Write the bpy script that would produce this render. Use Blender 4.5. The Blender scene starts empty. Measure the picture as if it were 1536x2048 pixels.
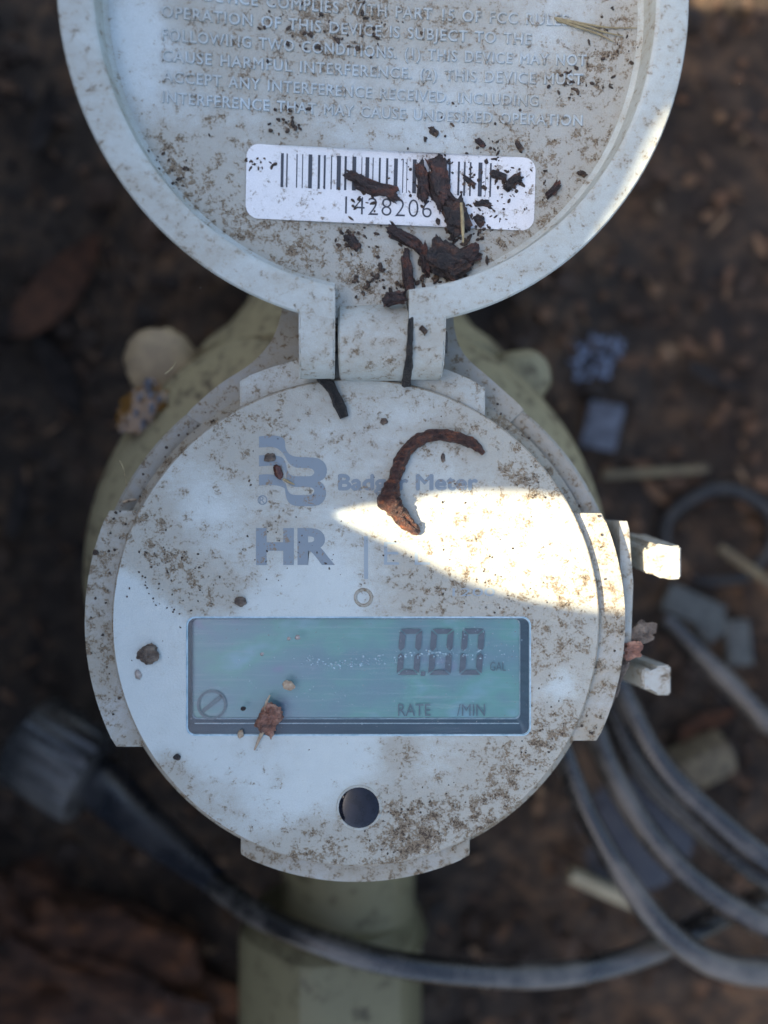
import bpy, bmesh, math, random
import numpy as np
from mathutils import Vector, Matrix, Euler, noise as mnoise
from mathutils.geometry import delaunay_2d_cdt

S = 0.001                       # everything below is written in millimetres
CAMZ, F = 136.0, 1662.0         # camera height above the register face, focal length in photo pixels
sc = bpy.context.scene
col = sc.collection
R = math.radians

# ------------------------------------------------------------------ camera, sky, sun, exposure
cd = bpy.data.cameras.new('camera'); cam = bpy.data.objects.new('camera', cd); col.objects.link(cam)
cd.sensor_fit = 'VERTICAL'; cd.sensor_height = 36.0; cd.lens = F / 2048 * 36
cd.clip_start = 0.005; cd.clip_end = 50
cd.dof.use_dof = True; cd.dof.focus_distance = 0.1335; cd.dof.aperture_fstop = 6.3
cam.location = (0, 0, CAMZ * S)
sc.camera = cam

SUN_TRAVEL = Vector((0.72, 0.07, -0.69)).normalized()
w = bpy.data.worlds.new('World'); sc.world = w; w.use_nodes = True
wn = w.node_tree.nodes; wl = w.node_tree.links
sky = wn.new('ShaderNodeTexSky'); sky.sky_type = 'NISHITA'; sky.sun_disc = False; sky.ozone_density = 1.0; sky.dust_density = 3.6
sky.sun_elevation = math.asin(-SUN_TRAVEL.z)
sky.sun_rotation = math.atan2(-SUN_TRAVEL.x, -SUN_TRAVEL.y)
wl.new(sky.outputs[0], wn['Background'].inputs[0]); wn['Background'].inputs[1].default_value = 0.12
sl = bpy.data.lights.new('sun', 'SUN'); so = bpy.data.objects.new('sun', sl); col.objects.link(so)
sl.energy = 5.0; sl.angle = R(0.53); sl.color = (1.0, 0.87, 0.64)
so.rotation_euler = SUN_TRAVEL.to_track_quat('-Z', 'Y').to_euler()
so.location = (-0.5, 0, 0.5)
sc.view_settings.view_transform = 'Standard'; sc.view_settings.look = 'None'
sc.view_settings.gamma = 1.0; sc.view_settings.exposure = 2.0

# ------------------------------------------------------------------ helpers
def W(px, py, z):               # a point of the place at height z (mm) seen at a photo pixel
    k = (CAMZ - z) / F
    return Vector(((px - 768) * k, (1024 - py) * k, z))

def tag(o, label=None, cat=None, group=None, kind=None):
    if label: o['label'] = label
    if cat: o['category'] = cat
    if group: o['group'] = group
    if kind: o['kind'] = kind
    return o

def mesh_obj(name, verts, faces, mat, parent=None, base=(0, 0, 0), smooth=True, angle=35):
    b = Vector(base)
    me = bpy.data.meshes.new(name)
    me.from_pydata([tuple((Vector(v) - b) * S) for v in verts], [], [tuple(f) for f in faces])
    me.materials.append(mat)
    o = bpy.data.objects.new(name, me); col.objects.link(o)
    if parent: o.parent = parent
    else: o.location = b * S
    bm = bmesh.new(); bm.from_mesh(me)
    bmesh.ops.recalc_face_normals(bm, faces=bm.faces[:]); bm.to_mesh(me); bm.free()
    shade(me, smooth, angle)
    return o

def shade(me, smooth=True, angle=35):
    if not smooth: return
    me.polygons.foreach_set('use_smooth', [True] * len(me.polygons))
    me.set_sharp_from_angle(angle=R(angle))

def bm_obj(name, bm, mat, parent=None, base=(0, 0, 0), smooth=True, angle=35):
    bmesh.ops.recalc_face_normals(bm, faces=bm.faces[:])
    b = Vector(base)
    for v in bm.verts: v.co = (v.co - b) * S
    me = bpy.data.meshes.new(name); bm.to_mesh(me); bm.free()
    me.materials.append(mat); shade(me, smooth, angle)
    o = bpy.data.objects.new(name, me); col.objects.link(o)
    if parent: o.parent = parent
    else: o.location = b * S
    return o

def empty(name, base):
    o = bpy.data.objects.new(name, None); col.objects.link(o); o.location = Vector(base) * S
    o.empty_display_size = 0.01
    return o

def arc(cx, cy, r, a0, a1, n):
    return [(cx + r * math.cos(R(a0 + (a1 - a0) * i / n)), cy + r * math.sin(R(a0 + (a1 - a0) * i / n))) for i in range(n + 1)]

def prism_bm(poly, z0, z1, bev=0.0, seg=2):
    bm = bmesh.new()
    a = [bm.verts.new((x, y, z1)) for x, y in poly]
    b = [bm.verts.new((x, y, z0)) for x, y in poly]
    n = len(poly)
    top = bm.faces.new(a); bm.faces.new(b[::-1])
    for i in range(n): bm.faces.new((a[i], b[i], b[(i + 1) % n], a[(i + 1) % n]))
    if bev:
        es = set(top.edges)
        for i in range(n):
            p, q, s = Vector(poly[i - 1]), Vector(poly[i]), Vector(poly[(i + 1) % n])
            if (q - p).angle(s - q, 0) > R(25):
                e = bm.edges.get((a[i], b[i]))
                if e: es.add(e)
        bmesh.ops.bevel(bm, geom=list(es), offset=bev, segments=seg, affect='EDGES', profile=0.6, clamp_overlap=True)
    return bm

def box_bm(c, d, bev=0.3, rot=None):
    bm = bmesh.new(); bmesh.ops.create_cube(bm, size=1)
    for v in bm.verts: v.co = Vector((v.co.x * d[0], v.co.y * d[1], v.co.z * d[2]))
    if bev: bmesh.ops.bevel(bm, geom=bm.edges[:], offset=bev, segments=2, affect='EDGES', profile=0.6)
    m = Matrix.Translation(Vector(c))
    if rot is not None: m = m @ rot.to_matrix().to_4x4()
    bmesh.ops.transform(bm, matrix=m, verts=bm.verts)
    return bm

def revolve(profile, center, n=96, axis='Z', a0=0, a1=360, caps=False):
    """profile: (r, h) list; returns verts, faces"""
    vs, fs = [], []
    full = abs(a1 - a0 - 360) < 1e-6
    m = n if full else n + 1
    for i in range(m):
        a = R(a0 + (a1 - a0) * i / n)
        for r, h in profile:
            if axis == 'Z': p = (center[0] + r * math.cos(a), center[1] + r * math.sin(a), center[2] + h)
            elif axis == 'Y': p = (center[0] + r * math.cos(a), center[1] + h, center[2] + r * math.sin(a))
            else: p = (center[0] + h, center[1] + r * math.cos(a), center[2] + r * math.sin(a))
            vs.append(p)
    k = len(profile)
    for i in range(n):
        j = (i + 1) % m
        for q in range(k - 1):
            fs.append((i * k + q, j * k + q, j * k + q + 1, i * k + q + 1))
    return vs, fs

def fnoise(p, s, o=4):
    return mnoise.fractal(Vector(p) * s, 0.8, 2.0, o)

def catmull(pts, sub=8):
    P = [Vector(p) for p in pts]
    P = [P[0] * 2 - P[1]] + P + [P[-1] * 2 - P[-2]]
    out = []
    for i in range(1, len(P) - 2):
        a, b, c, d = P[i - 1], P[i], P[i + 1], P[i + 2]
        for k in range(sub):
            t = k / sub
            out.append(0.5 * ((2 * b) + (c - a) * t + (2 * a - 5 * b + 4 * c - d) * t * t + (3 * b - a - 3 * c + d) * t ** 3))
    out.append(P[-2]); return out

def tube(pts, radii, n=14, sub=8, rough=0.0, rs=0.6, seed=0, taper_ends=True):
    """pts and radii in mm -> verts, faces of a closed tube"""
    C = catmull([(p[0], p[1], p[2]) for p in pts], sub)
    Rr = [v.x for v in catmull([(r, 0, 0) for r in radii], sub)]
    vs, fs = [], []
    up = Vector((0, 0, 1)); m = len(C)
    for i, c in enumerate(C):
        t = (C[min(i + 1, m - 1)] - C[max(i - 1, 0)]).normalized()
        u = t.cross(up)
        if u.length < 1e-4: u = Vector((1, 0, 0))
        u.normalize(); v = t.cross(u)
        for k in range(n):
            a = 2 * math.pi * k / n
            d = u * math.cos(a) + v * math.sin(a)
            r = Rr[i]
            if rough: r *= 1 + rough * (fnoise((i * rs * .12 + seed * 7.1, math.cos(a) * 1.5, math.sin(a) * 1.5), 1.0) + .5 * mnoise.noise(Vector((i * rs * .07 + seed, 3.3, 0))))
            vs.append(c + d * r)
    for i in range(m - 1):
        for k in range(n):
            fs.append((i * n + k, i * n + (k + 1) % n, (i + 1) * n + (k + 1) % n, (i + 1) * n + k))
    a = len(vs); vs.append(C[0]); vs.append(C[-1])
    for k in range(n):
        fs.append((a, (k + 1) % n, k)); fs.append((a + 1, (m - 1) * n + k, (m - 1) * n + (k + 1) % n))
    return vs, fs

def sheet(outer, holes, spacing, zf=lambda x, y: 0.0, seed=1):
    """dense flat triangulated sheet inside an outline with holes"""
    rng = random.Random(seed)
    def inside(p, poly):
        x, y = p; c = False; n = len(poly); j = n - 1
        for i in range(n):
            xi, yi = poly[i]; xj, yj = poly[j]
            if (yi > y) != (yj > y) and x < (xj - xi) * (y - yi) / (yj - yi) + xi: c = not c
            j = i
        return c
    def near(p, poly, d):
        for i in range(len(poly)):
            if abs(poly[i][0] - p[0]) < d and abs(poly[i][1] - p[1]) < d: return True
        return False
    pts, edges = [], []
    for poly in [outer] + holes:
        b = len(pts); n = len(poly)
        pts += [Vector(p) for p in poly]; edges += [(b + i, b + (i + 1) % n) for i in range(n)]
    xs = [p[0] for p in outer]; ys = [p[1] for p in outer]
    y = min(ys)
    while y < max(ys):
        x = min(xs)
        while x < max(xs):
            p = (x + rng.uniform(-.2, .2) * spacing, y + rng.uniform(-.2, .2) * spacing)
            if inside(p, outer) and not any(inside(p, h) for h in holes) and not near(p, outer, spacing * .5) and not any(near(p, h, spacing * .5) for h in holes):
                pts.append(Vector(p))
            x += spacing
        y += spacing
    v, e, f, *_ = delaunay_2d_cdt(pts, edges, [], 0, 1e-5)
    out = []
    for t in f:
        c = (sum(v[i][0] for i in t) / len(t), sum(v[i][1] for i in t) / len(t))
        if inside(c, outer) and not any(inside(c, h) for h in holes): out.append(tuple(t))
    return [(p[0], p[1], zf(p[0], p[1])) for p in v], out

def set_dirt(o, fn):
    me = o.data; at = me.attributes.new('dirt', 'FLOAT', 'POINT')
    co = np.empty(len(me.vertices) * 3); me.vertices.foreach_get('co', co); co = co.reshape(-1, 3) / S
    at.data.foreach_set('value', fn(co).astype(np.float32))

def text_mesh(txt, size=1.0, extrude=0.0, bevel=0.0, offset=0.0, spacing=1.0, word=1.0, res=4):
    cu = bpy.data.curves.new('t', 'FONT'); cu.body = txt; cu.size = size; cu.extrude = extrude
    cu.bevel_depth = bevel; cu.bevel_resolution = 0; cu.offset = offset; cu.resolution_u = res
    cu.space_character = spacing; cu.space_word = word
    ob = bpy.data.objects.new('t', cu); col.objects.link(ob)
    bpy.context.view_layer.update()
    me = bpy.data.meshes.new_from_object(ob.evaluated_get(bpy.context.evaluated_depsgraph_get()))
    bpy.data.objects.remove(ob); bpy.data.curves.remove(cu)
    vs = np.empty(len(me.vertices) * 3); me.vertices.foreach_get('co', vs); vs = vs.reshape(-1, 3)
    fs = [tuple(p.vertices) for p in me.polygons]
    bpy.data.meshes.remove(me)
    return vs, fs

def text_fit(txt, x0, x1, y0, y1, z=0.0, **kw):
    """text fitted so that its drawn extent fills x0..x1 and its height y0..y1 (mm)"""
    vs, fs = text_mesh(txt, **kw)
    mn, mx = vs.min(0), vs.max(0)
    vs[:, 0] = x0 + (vs[:, 0] - mn[0]) / (mx[0] - mn[0]) * (x1 - x0)
    vs[:, 1] = y0 + (vs[:, 1] - mn[1]) / (mx[1] - mn[1]) * (y1 - y0)
    vs[:, 2] += z
    return vs, fs

# ------------------------------------------------------------------ materials
class NT:
    def __init__(self, name):
        self.m = bpy.data.materials.new(name); self.m.use_nodes = True
        self.t = self.m.node_tree; self.n = self.t.nodes; self.n.clear()
        self.out = self.n.new('ShaderNodeOutputMaterial')
        self.tc = self.n.new('ShaderNodeTexCoord')
    def link(self, a, b): self.t.links.new(a, b)
    def put(self, sock, v):
        if hasattr(v, 'is_linked') or hasattr(v, 'links'): self.link(v, sock)
        else:
            if isinstance(v, (tuple, list)) and len(v) == 3 and sock.type == 'RGBA': v = (*v, 1)
            sock.default_value = v
    def coord(self, scale=(1, 1, 1), loc=(0, 0, 0)):
        mp = self.n.new('ShaderNodeMapping'); self.link(self.tc.outputs['Object'], mp.inputs[0])
        mp.inputs['Scale'].default_value = [1000 * s for s in scale]; mp.inputs['Location'].default_value = loc
        return mp.outputs[0]
    def noise(self, scale, detail=4, rough=0.55, stretch=(1, 1, 1), loc=(0, 0, 0), dist=0.0):
        n = self.n.new('ShaderNodeTexNoise'); self.link(self.coord(stretch, loc), n.inputs['Vector'])
        n.inputs['Scale'].default_value = scale; n.inputs['Detail'].default_value = detail
        n.inputs['Roughness'].default_value = rough; n.inputs['Distortion'].default_value = dist
        return n.outputs['Fac']
    def math(self, op, a, b=0.0, clamp=False):
        n = self.n.new('ShaderNodeMath'); n.operation = op; n.use_clamp = clamp
        self.put(n.inputs[0], a); self.put(n.inputs[1], b); return n.outputs[0]
    def step(self, v, lo, hi, a=0.0, b=1.0):
        n = self.n.new('ShaderNodeMapRange'); n.interpolation_type = 'SMOOTHSTEP'
        self.put(n.inputs['Value'], v)
        for k, x in (('From Min', lo), ('From Max', hi), ('To Min', a), ('To Max', b)): self.put(n.inputs[k], x)
        return n.outputs[0]
    def mix(self, f, a, b):
        n = self.n.new('ShaderNodeMix'); n.data_type = 'RGBA'
        self.put(n.inputs[0], f); self.put(n.inputs[6], a); self.put(n.inputs[7], b); return n.outputs[2]
    def ramp(self, v, stops):
        n = self.n.new('ShaderNodeValToRGB'); self.put(n.inputs[0], v)
        while len(n.color_ramp.elements) < len(stops): n.color_ramp.elements.new(0.5)
        for e, (p, c) in zip(n.color_ramp.elements, stops): e.position = p; e.color = (*c, 1)
        return n.outputs[0]
    def attr(self, name):
        n = self.n.new('ShaderNodeAttribute'); n.attribute_name = name; return n.outputs['Fac']
    def bump(self, h, strength=0.3, dist=0.2, normal=None):
        n = self.n.new('ShaderNodeBump'); n.inputs['Strength'].default_value = strength
        n.inputs['Distance'].default_value = dist * S; self.link(h, n.inputs['Height'])
        if normal is not None: self.link(normal, n.inputs['Normal'])
        return n.outputs[0]
    def bsdf(self, color, rough=0.5, normal=None, spec=0.5, **kw):
        b = self.n.new('ShaderNodeBsdfPrincipled')
        self.put(b.inputs['Base Color'], color); self.put(b.inputs['Roughness'], rough)
        self.put(b.inputs['Specular IOR Level'], spec)
        if normal is not None: self.link(normal, b.inputs['Normal'])
        for k, v in kw.items(): self.put(b.inputs[k.replace('_', ' ')], v)
        self.link(b.outputs[0], self.out.inputs[0]); self.b = b
        return self.m

def plastic(name, base=(0.52, 0.53, 0.53), amount=0.0, film=0.35, grain=0.5):
    """dirty moulded plastic: dusty tan film, brown specks, dark grit; attribute 'dirt' says where it is heavier"""
    t = NT(name)
    d = t.attr('dirt')
    big = t.noise(0.09, 4, 0.6)
    med = t.noise(0.62, 5, 0.62, dist=0.25)
    fine = t.noise(2.6, 4, 0.7)
    dust = t.noise(6.5, 3, 0.75, loc=(3, 17, 8))
    grit = t.noise(4.5, 2, 0.6, loc=(31, 7, 3))
    smear = t.noise(0.16, 5, 0.7, (0.5, 1.3, 1), (11, 4, 2), 0.8)
    A = lambda *v: v[0] if len(v) == 1 else t.math('ADD', v[0], A(*v[1:]))
    X = lambda v, k: t.math('MULTIPLY', v, k)
    filmv = A(X(big, .45), X(med, .25), X(smear, .35), X(dust, .34), X(t.math('MAXIMUM', d, -.55), .36), X(t.noise(.3, 4, .7, loc=(2, 2, 7)), .12))
    filmm = t.step(filmv, 0.53 - amount * .35, 0.97 - amount * .35, 0, min(1, film * 2.1))
    speckv = A(X(med, .58), X(fine, .42), X(d, .065), X(t.math('SUBTRACT', big, 0.5), .12))
    speckm = t.step(speckv, 0.572 - amount * .16, 0.665 - amount * .16)
    halo = t.step(speckv, 0.52 - amount * .16, 0.63 - amount * .16, 0, .5)
    gritv = A(X(grit, .5), X(med, .5), X(d, .055))
    gritm = t.step(gritv, 0.645 - amount * .12, 0.69 - amount * .12)
    c = t.mix(t.noise(0.35, 3), tuple(x * .93 for x in base), tuple(min(1, x * 1.05) for x in base))
    c = t.mix(t.step(dust, .30, .70, 0, .22), c, tuple(x * .45 for x in base))
    c = t.mix(filmm, c, t.mix(dust, (0.215, 0.19, 0.135), (0.345, 0.32, 0.255)))
    tan = t.mix(t.noise(1.3, 3, loc=(5, 5, 5)), (0.20, 0.135, 0.07), (0.085, 0.052, 0.03))
    c = t.mix(halo, c, (0.27, 0.225, 0.155))
    c = t.mix(X(speckm, 0.72), c, tan)
    c = t.mix(X(gritm, 0.85), c, (0.045, 0.03, 0.022))
    h = A(X(speckm, 0.5), X(gritm, 0.8), X(t.noise(3.2, 2), grain * .55), X(dust, .22))
    n = t.bump(h, 0.6, 0.22)
    rough = t.math('ADD', 0.42, X(t.math('ADD', speckm, filmm), 0.35), clamp=True)
    return t.bsdf(c, rough, n, 0.45)

def simple(name, c1, c2, scale=0.5, rough=0.5, bump=0.3, bdist=0.3, detail=5, stretch=(1, 1, 1), spec=0.4, lo=0.35, hi=0.65, **kw):
    t = NT(name)
    f = t.noise(scale, detail, 0.65, stretch)
    c = t.mix(t.step(f, lo, hi), c1, c2)
    n = t.bump(f, bump, bdist) if bump else None
    return t.bsdf(c, rough, n, spec, **kw)

M = {}
M['face'] = plastic('face_plastic', (0.46, 0.51, 0.485), 0.0, 0.34, 0.9)
M['lid'] = plastic('lid_plastic', (0.46, 0.505, 0.49), 0.04, 0.34, 1.0)
M['lip'] = plastic('lid_lip_plastic', (0.45, 0.495, 0.47), 0.05, 0.34, 0.5)
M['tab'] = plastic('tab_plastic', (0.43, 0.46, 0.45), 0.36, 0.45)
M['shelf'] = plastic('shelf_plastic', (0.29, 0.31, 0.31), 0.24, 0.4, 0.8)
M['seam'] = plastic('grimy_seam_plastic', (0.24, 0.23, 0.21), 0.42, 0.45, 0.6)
M['hinge'] = plastic('hinge_plastic', (0.45, 0.49, 0.465), 0.14, 0.38, 0.2)
M['clip'] = plastic('clip_plastic', (0.46, 0.49, 0.47), 0.18, 0.4, 0.3)
M['letter'] = plastic('raised_letter_plastic', (0.435, 0.505, 0.525), 0.05, 0.34, 0.1)
M['label'] = plastic('label_film', (0.70, 0.70, 0.69), 0.0, 0.05, 0.08)
M['can'] = simple('register_can', (0.05, 0.05, 0.045), (0.13, 0.12, 0.10), 0.4)
def ink(name, c, wear=0.60):
    t = NT(name)
    f = t.math('ADD', t.math('MULTIPLY', t.noise(0.55, 5, .65, dist=.6), .55), t.math('MULTIPLY', t.noise(2.6, 4, .7), .45))
    cc = t.mix(t.step(f, wear, wear + .05), c, (0.19, 0.14, 0.09))
    return t.bsdf(cc, 0.5, None, 0.4)
M['ink'] = ink('grey_print', (0.17, 0.21, 0.235), .555)
M['ink_thin'] = ink('pale_print', (0.24, 0.29, 0.31), .585)
M['bar_ink'] = ink('barcode_ink', (0.045, 0.05, 0.06), 0.66)
M['bronze'] = (lambda t: t.bsdf(t.mix(t.step(t.noise(0.25, 6, .72), .46, .70), t.mix(t.noise(0.05, 3), (0.32, 0.265, 0.145), (0.25, 0.222, 0.135)), (0.10, 0.078, 0.05)), 0.55, t.bump(t.noise(1.2, 5), .6, .5), 0.15))(NT('olive_bronze'))
M['nut'] = (lambda t: t.bsdf(t.mix(t.step(t.noise(0.18, 4, .65), .52, .75), t.mix(t.noise(0.04, 3), (0.17, 0.15, 0.08), (0.11, 0.10, 0.06)), (0.05, 0.04, 0.022)), 0.5, t.bump(t.noise(.9, 4), .4, .4), 0.2))(NT('olive_coupling'))
M['lug'] = simple('tan_lug', (0.34, 0.25, 0.14), (0.25, 0.185, 0.11), 0.3, .6)
def lcd():
    t = NT('lcd_panel')
    f = t.noise(0.075, 3, 0.5, (1, 1.5, 1), (8.2, 1.1, 0))
    c = t.ramp(f, [(0.27, (0.25, 0.23, 0.37)), (0.36, (0.17, 0.295, 0.345)), (0.48, (0.155, 0.325, 0.34)), (0.57, (0.15, 0.375, 0.335)), (0.66, (0.22, 0.42, 0.48))])  # iridescent sheen painted into the panel colour as mottling
    st = t.noise(0.5, 4, 0.7, (0.12, 2.6, 1))
    c = t.mix(t.step(st, .50, .75, 0, .35), c, (0.34, 0.43, 0.48))
    return t.bsdf(c, 0.22, None, 0.5)
M['lcd'] = lcd()
M['seg'] = simple('lcd_segment', (0.085, 0.115, 0.14), (0.11, 0.135, 0.16), 0.5, .4, 0)
M['seg_faint'] = simple('lcd_faint_segment', (0.085, 0.15, 0.175), (0.11, 0.18, 0.205), 0.5, .4, 0)
M['bezel'] = (lambda t: t.bsdf(t.mix(t.noise(.3, 3, .6, (.2, 2, 1)), (0.02, 0.045, 0.07), (0.07, 0.125, 0.17)), 0.18, None, 0.6, Coat_Weight=.6, Coat_Roughness=.1))(NT('window_bezel'))
def cover():
    t = NT('clear_window')
    g = t.n.new('ShaderNodeBsdfGlossy'); g.inputs['Roughness'].default_value = 0.12; g.inputs['Color'].default_value = (1, 1, 1, 1)
    tr = t.n.new('ShaderNodeBsdfTransparent'); tr.inputs['Color'].default_value = (.93, .97, .98, 1)
    df = t.n.new('ShaderNodeBsdfDiffuse'); df.inputs['Color'].default_value = (.55, .58, .6, 1)
    fr = t.n.new('ShaderNodeFresnel'); fr.inputs[0].default_value = 1.5
    st = t.noise(0.55, 5, 0.7, (0.10, 2.2, 1), dist=.3); sp = t.noise(2.2, 3, .6)
    sm = t.math('ADD', t.step(st, .52, .76, 0.01, .15), t.step(sp, .66, .72, 0, .35))
    m1 = t.n.new('ShaderNodeMixShader'); t.link(fr.outputs[0], m1.inputs[0]); t.link(tr.outputs[0], m1.inputs[1]); t.link(g.outputs[0], m1.inputs[2])
    m2 = t.n.new('ShaderNodeMixShader'); t.link(sm, m2.inputs[0]); t.link(m1.outputs[0], m2.inputs[1]); t.link(df.outputs[0], m2.inputs[2])
    t.link(m2.outputs[0], t.out.inputs[0]); return t.m
M['cover'] = cover()
M['rim'] = simple('clear_window_edge', (0.24, 0.36, 0.42), (0.40, 0.52, 0.58), .8, .2, .3, .2, spec=.6)
M['lens'] = simple('black_port_lens', (0.006, 0.007, 0.011), (0.012, 0.013, 0.02), .5, .05, 0, spec=.34)
def cable_mat(name, c1, c2, dust):
    t = NT(name)
    f = t.noise(0.07, 4, .6); g = t.noise(2.8, 5, .75)
    c = t.mix(t.step(t.math('ADD', t.math('MULTIPLY', f, .6), t.math('MULTIPLY', g, .4)), .44, .66, 0, dust), t.mix(g, c1, c2), (0.20, 0.175, 0.145))
    return t.bsdf(c, t.step(f, .4, .68, .2, .5), t.bump(g, .25, .2), 0.6)
M['cable'] = cable_mat('black_cable_jacket', (0.008, 0.008, 0.008), (0.014, 0.014, 0.014), .55)
M['boot'] = cable_mat('strain_relief_rubber', (0.009, 0.010, 0.013), (0.016, 0.018, 0.022), .15)
M['nutgrey'] = cable_mat('connector_plastic', (0.022, 0.022, 0.022), (0.036, 0.035, 0.033), .4)
def bark_mat(name, dark, mid, red, scale=0.9, glint=(0.15, 0.13, 0.115), spec=0.5):
    t = NT(name)
    f = t.noise(scale, 6, .7, (.5, 1, 1)); g = t.noise(scale * 2.5, 4, .7, loc=(9, 2, 4))
    c = t.ramp(f, [(.32, dark), (.52, mid), (.70, red)])
    c = t.mix(t.step(g, .60, .72, 0, .6), c, glint)
    return t.bsdf(c, t.step(g, .4, .6, .28, .6), t.bump(t.math('ADD', f, g), .9, .8), spec)
M['bark'] = bark_mat('wet_bark', (0.014, 0.009, 0.008), (0.045, 0.028, 0.024), (0.15, 0.052, 0.028), 0.8)
M['bark_dark'] = bark_mat('dark_bark', (0.010, 0.008, 0.008), (0.036, 0.026, 0.022), (0.13, 0.058, 0.032), 0.8)
M['root'] = bark_mat('red_brown_root', (0.020, 0.011, 0.010), (0.075, 0.031, 0.020), (0.26, 0.08, 0.028), 1.1)
M['black_twig'] = bark_mat('black_twig', (0.008, 0.008, 0.008), (0.02, 0.018, 0.017), (0.05, 0.035, 0.025), 1.6)
M['mud'] = bark_mat('dried_mud', (0.05, 0.035, 0.025), (0.13, 0.095, 0.07), (0.24, 0.19, 0.14), 0.8)
M['grit'] = bark_mat('soil_grit', (0.018, 0.012, 0.009), (0.06, 0.038, 0.025), (0.16, 0.10, 0.055), 0.8)
M['seed'] = simple('brown_seed', (0.035, 0.012, 0.008), (0.09, 0.03, 0.02), 1.5, .25, .3, .2)
M['husk'] = simple('pale_husk', (0.40, 0.32, 0.22), (0.28, 0.19, 0.12), 1.5, .6, .4, .3)
M['bud'] = bark_mat('pink_brown_bud', (0.04, 0.022, 0.016), (0.22, 0.10, 0.065), (0.48, 0.27, 0.18), 0.5)
M['straw'] = simple('dry_straw', (0.36, 0.29, 0.15), (0.24, 0.18, 0.09), 1.2, .55, .3, .2)
M['dull_straw'] = simple('dull_straw', (0.16, 0.12, 0.06), (0.09, 0.065, 0.035), .4, .6, .3)
M['needle'] = simple('dry_needle', (0.30, 0.25, 0.13), (0.22, 0.17, 0.09), 1.2, .5, 0)
M['amber'] = simple('amber_sap', (0.16, 0.075, 0.012), (0.10, 0.05, 0.012), 0.6, .1, .5, .5, spec=.8)
M['drop'] = simple('grey_mud_drop', (0.30, 0.27, 0.24), (0.20, 0.17, 0.14), 1.2, .2, .2, .2, spec=.7)
M['bead'] = simple('water_bead', (0.30, 0.42, 0.46), (0.16, 0.25, 0.28), 2.0, .08, 0, spec=.9)
M['ring'] = simple('black_rubber', (0.012, 0.012, 0.013), (0.035, 0.03, 0.026), .25, .45, .3, spec=.3)
M['disc'] = simple('grey_blue_plastic', (0.028, 0.03, 0.038), (0.045, 0.045, 0.05), .15, .5, .2, spec=.25)
M['card'] = simple('pale_plastic_chip', (0.115, 0.125, 0.15), (0.06, 0.063, 0.075), .2, .5, .2)
M['mould'] = simple('pale_mould', (0.26, 0.30, 0.38), (0.12, 0.14, 0.19), .5, .9, .5)
M['wing'] = simple('milky_plastic', (0.085, 0.083, 0.068), (0.045, 0.042, 0.034), .3, .4, .2)
M['pale_stick'] = simple('peeled_stick', (0.33, 0.28, 0.18), (0.22, 0.18, 0.11), .5, .6, .3, stretch=(.3, 1, 1))
M['wood_end'] = simple('cut_wood', (0.16, 0.12, 0.066), (0.06, 0.042, 0.025), .35, .7, .4)
M['leaf'] = simple('dead_leaf', (0.085, 0.036, 0.018), (0.035, 0.018, 0.011), .25, .7, .5, .6, spec=.15)
M['leaf_grey'] = simple('grey_dead_leaf', (0.035, 0.027, 0.022), (0.016, 0.013, 0.011), .25, .8, .5, .6, spec=.1)
def soil():
    t = NT('soil')
    a = t.noise(0.025, 4, .6); b = t.noise(0.16, 6, .7); c = t.noise(0.8, 4, .7)
    col_ = t.ramp(t.math('ADD', t.math('MULTIPLY', a, .45), t.math('MULTIPLY', b, .55)), [(.36, (0.022, 0.018, 0.016)), (.50, (0.055, 0.040, 0.029)), (.62, (0.14, 0.082, 0.047)), (.74, (0.24, 0.13, 0.065))])
    return t.bsdf(col_, 0.75, t.bump(t.math('ADD', b, t.math('MULTIPLY', c, .5)), .8, 3.0), 0.08)
M['soil'] = soil()
def litter(name, stops):
    t = NT(name)
    oi = t.attr('tone'); n = t.noise(.2, 4)
    c = t.ramp(t.math('ADD', t.math('MULTIPLY', oi, .8), t.math('MULTIPLY', n, .2)), stops)
    return t.bsdf(c, 0.8, t.bump(n, .4, .5), 0.1)
M['litter'] = litter('leaf_litter', [(.1, (0.026, 0.021, 0.018)), (.45, (0.060, 0.039, 0.027)), (.75, (0.12, 0.065, 0.037)), (.97, (0.20, 0.13, 0.075))])
M['slab'] = bark_mat('rotten_wood', (0.012, 0.008, 0.006), (0.065, 0.031, 0.018), (0.19, 0.075, 0.03), 0.16, (0.05, 0.03, 0.02), 0.08)
M['blocker_black'] = simple('black_blocker_plastic', (0.03, 0.03, 0.032), (0.05, 0.048, 0.045), .05, .6, .2)

# ------------------------------------------------------------------ setting: soil and added sun blocker
GZ = -112.0
rng = random.Random(5)
def ground_h(x, y):
    return GZ + 7 * fnoise((x, y, 0), 0.016, 3) + 3.5 * fnoise((x, y, 9), 0.07, 4) + 14 * max(0, min(1, (x - 40) / 140)) * max(0, min(1, (y + 40) / 200))
N = 190
ax = [math.copysign(abs(u) ** 1.7, u) * 600 + u * 130 for u in np.linspace(-1, 1, N)]
gv = [(x, y, ground_h(x, y)) for y in ax for x in ax]
gf = [(j * N + i, j * N + i + 1, (j + 1) * N + i + 1, (j + 1) * N + i) for j in range(N - 1) for i in range(N - 1)]
g = mesh_obj('ground', gv, gf, M['soil']); tag(g, kind='structure')

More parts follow.
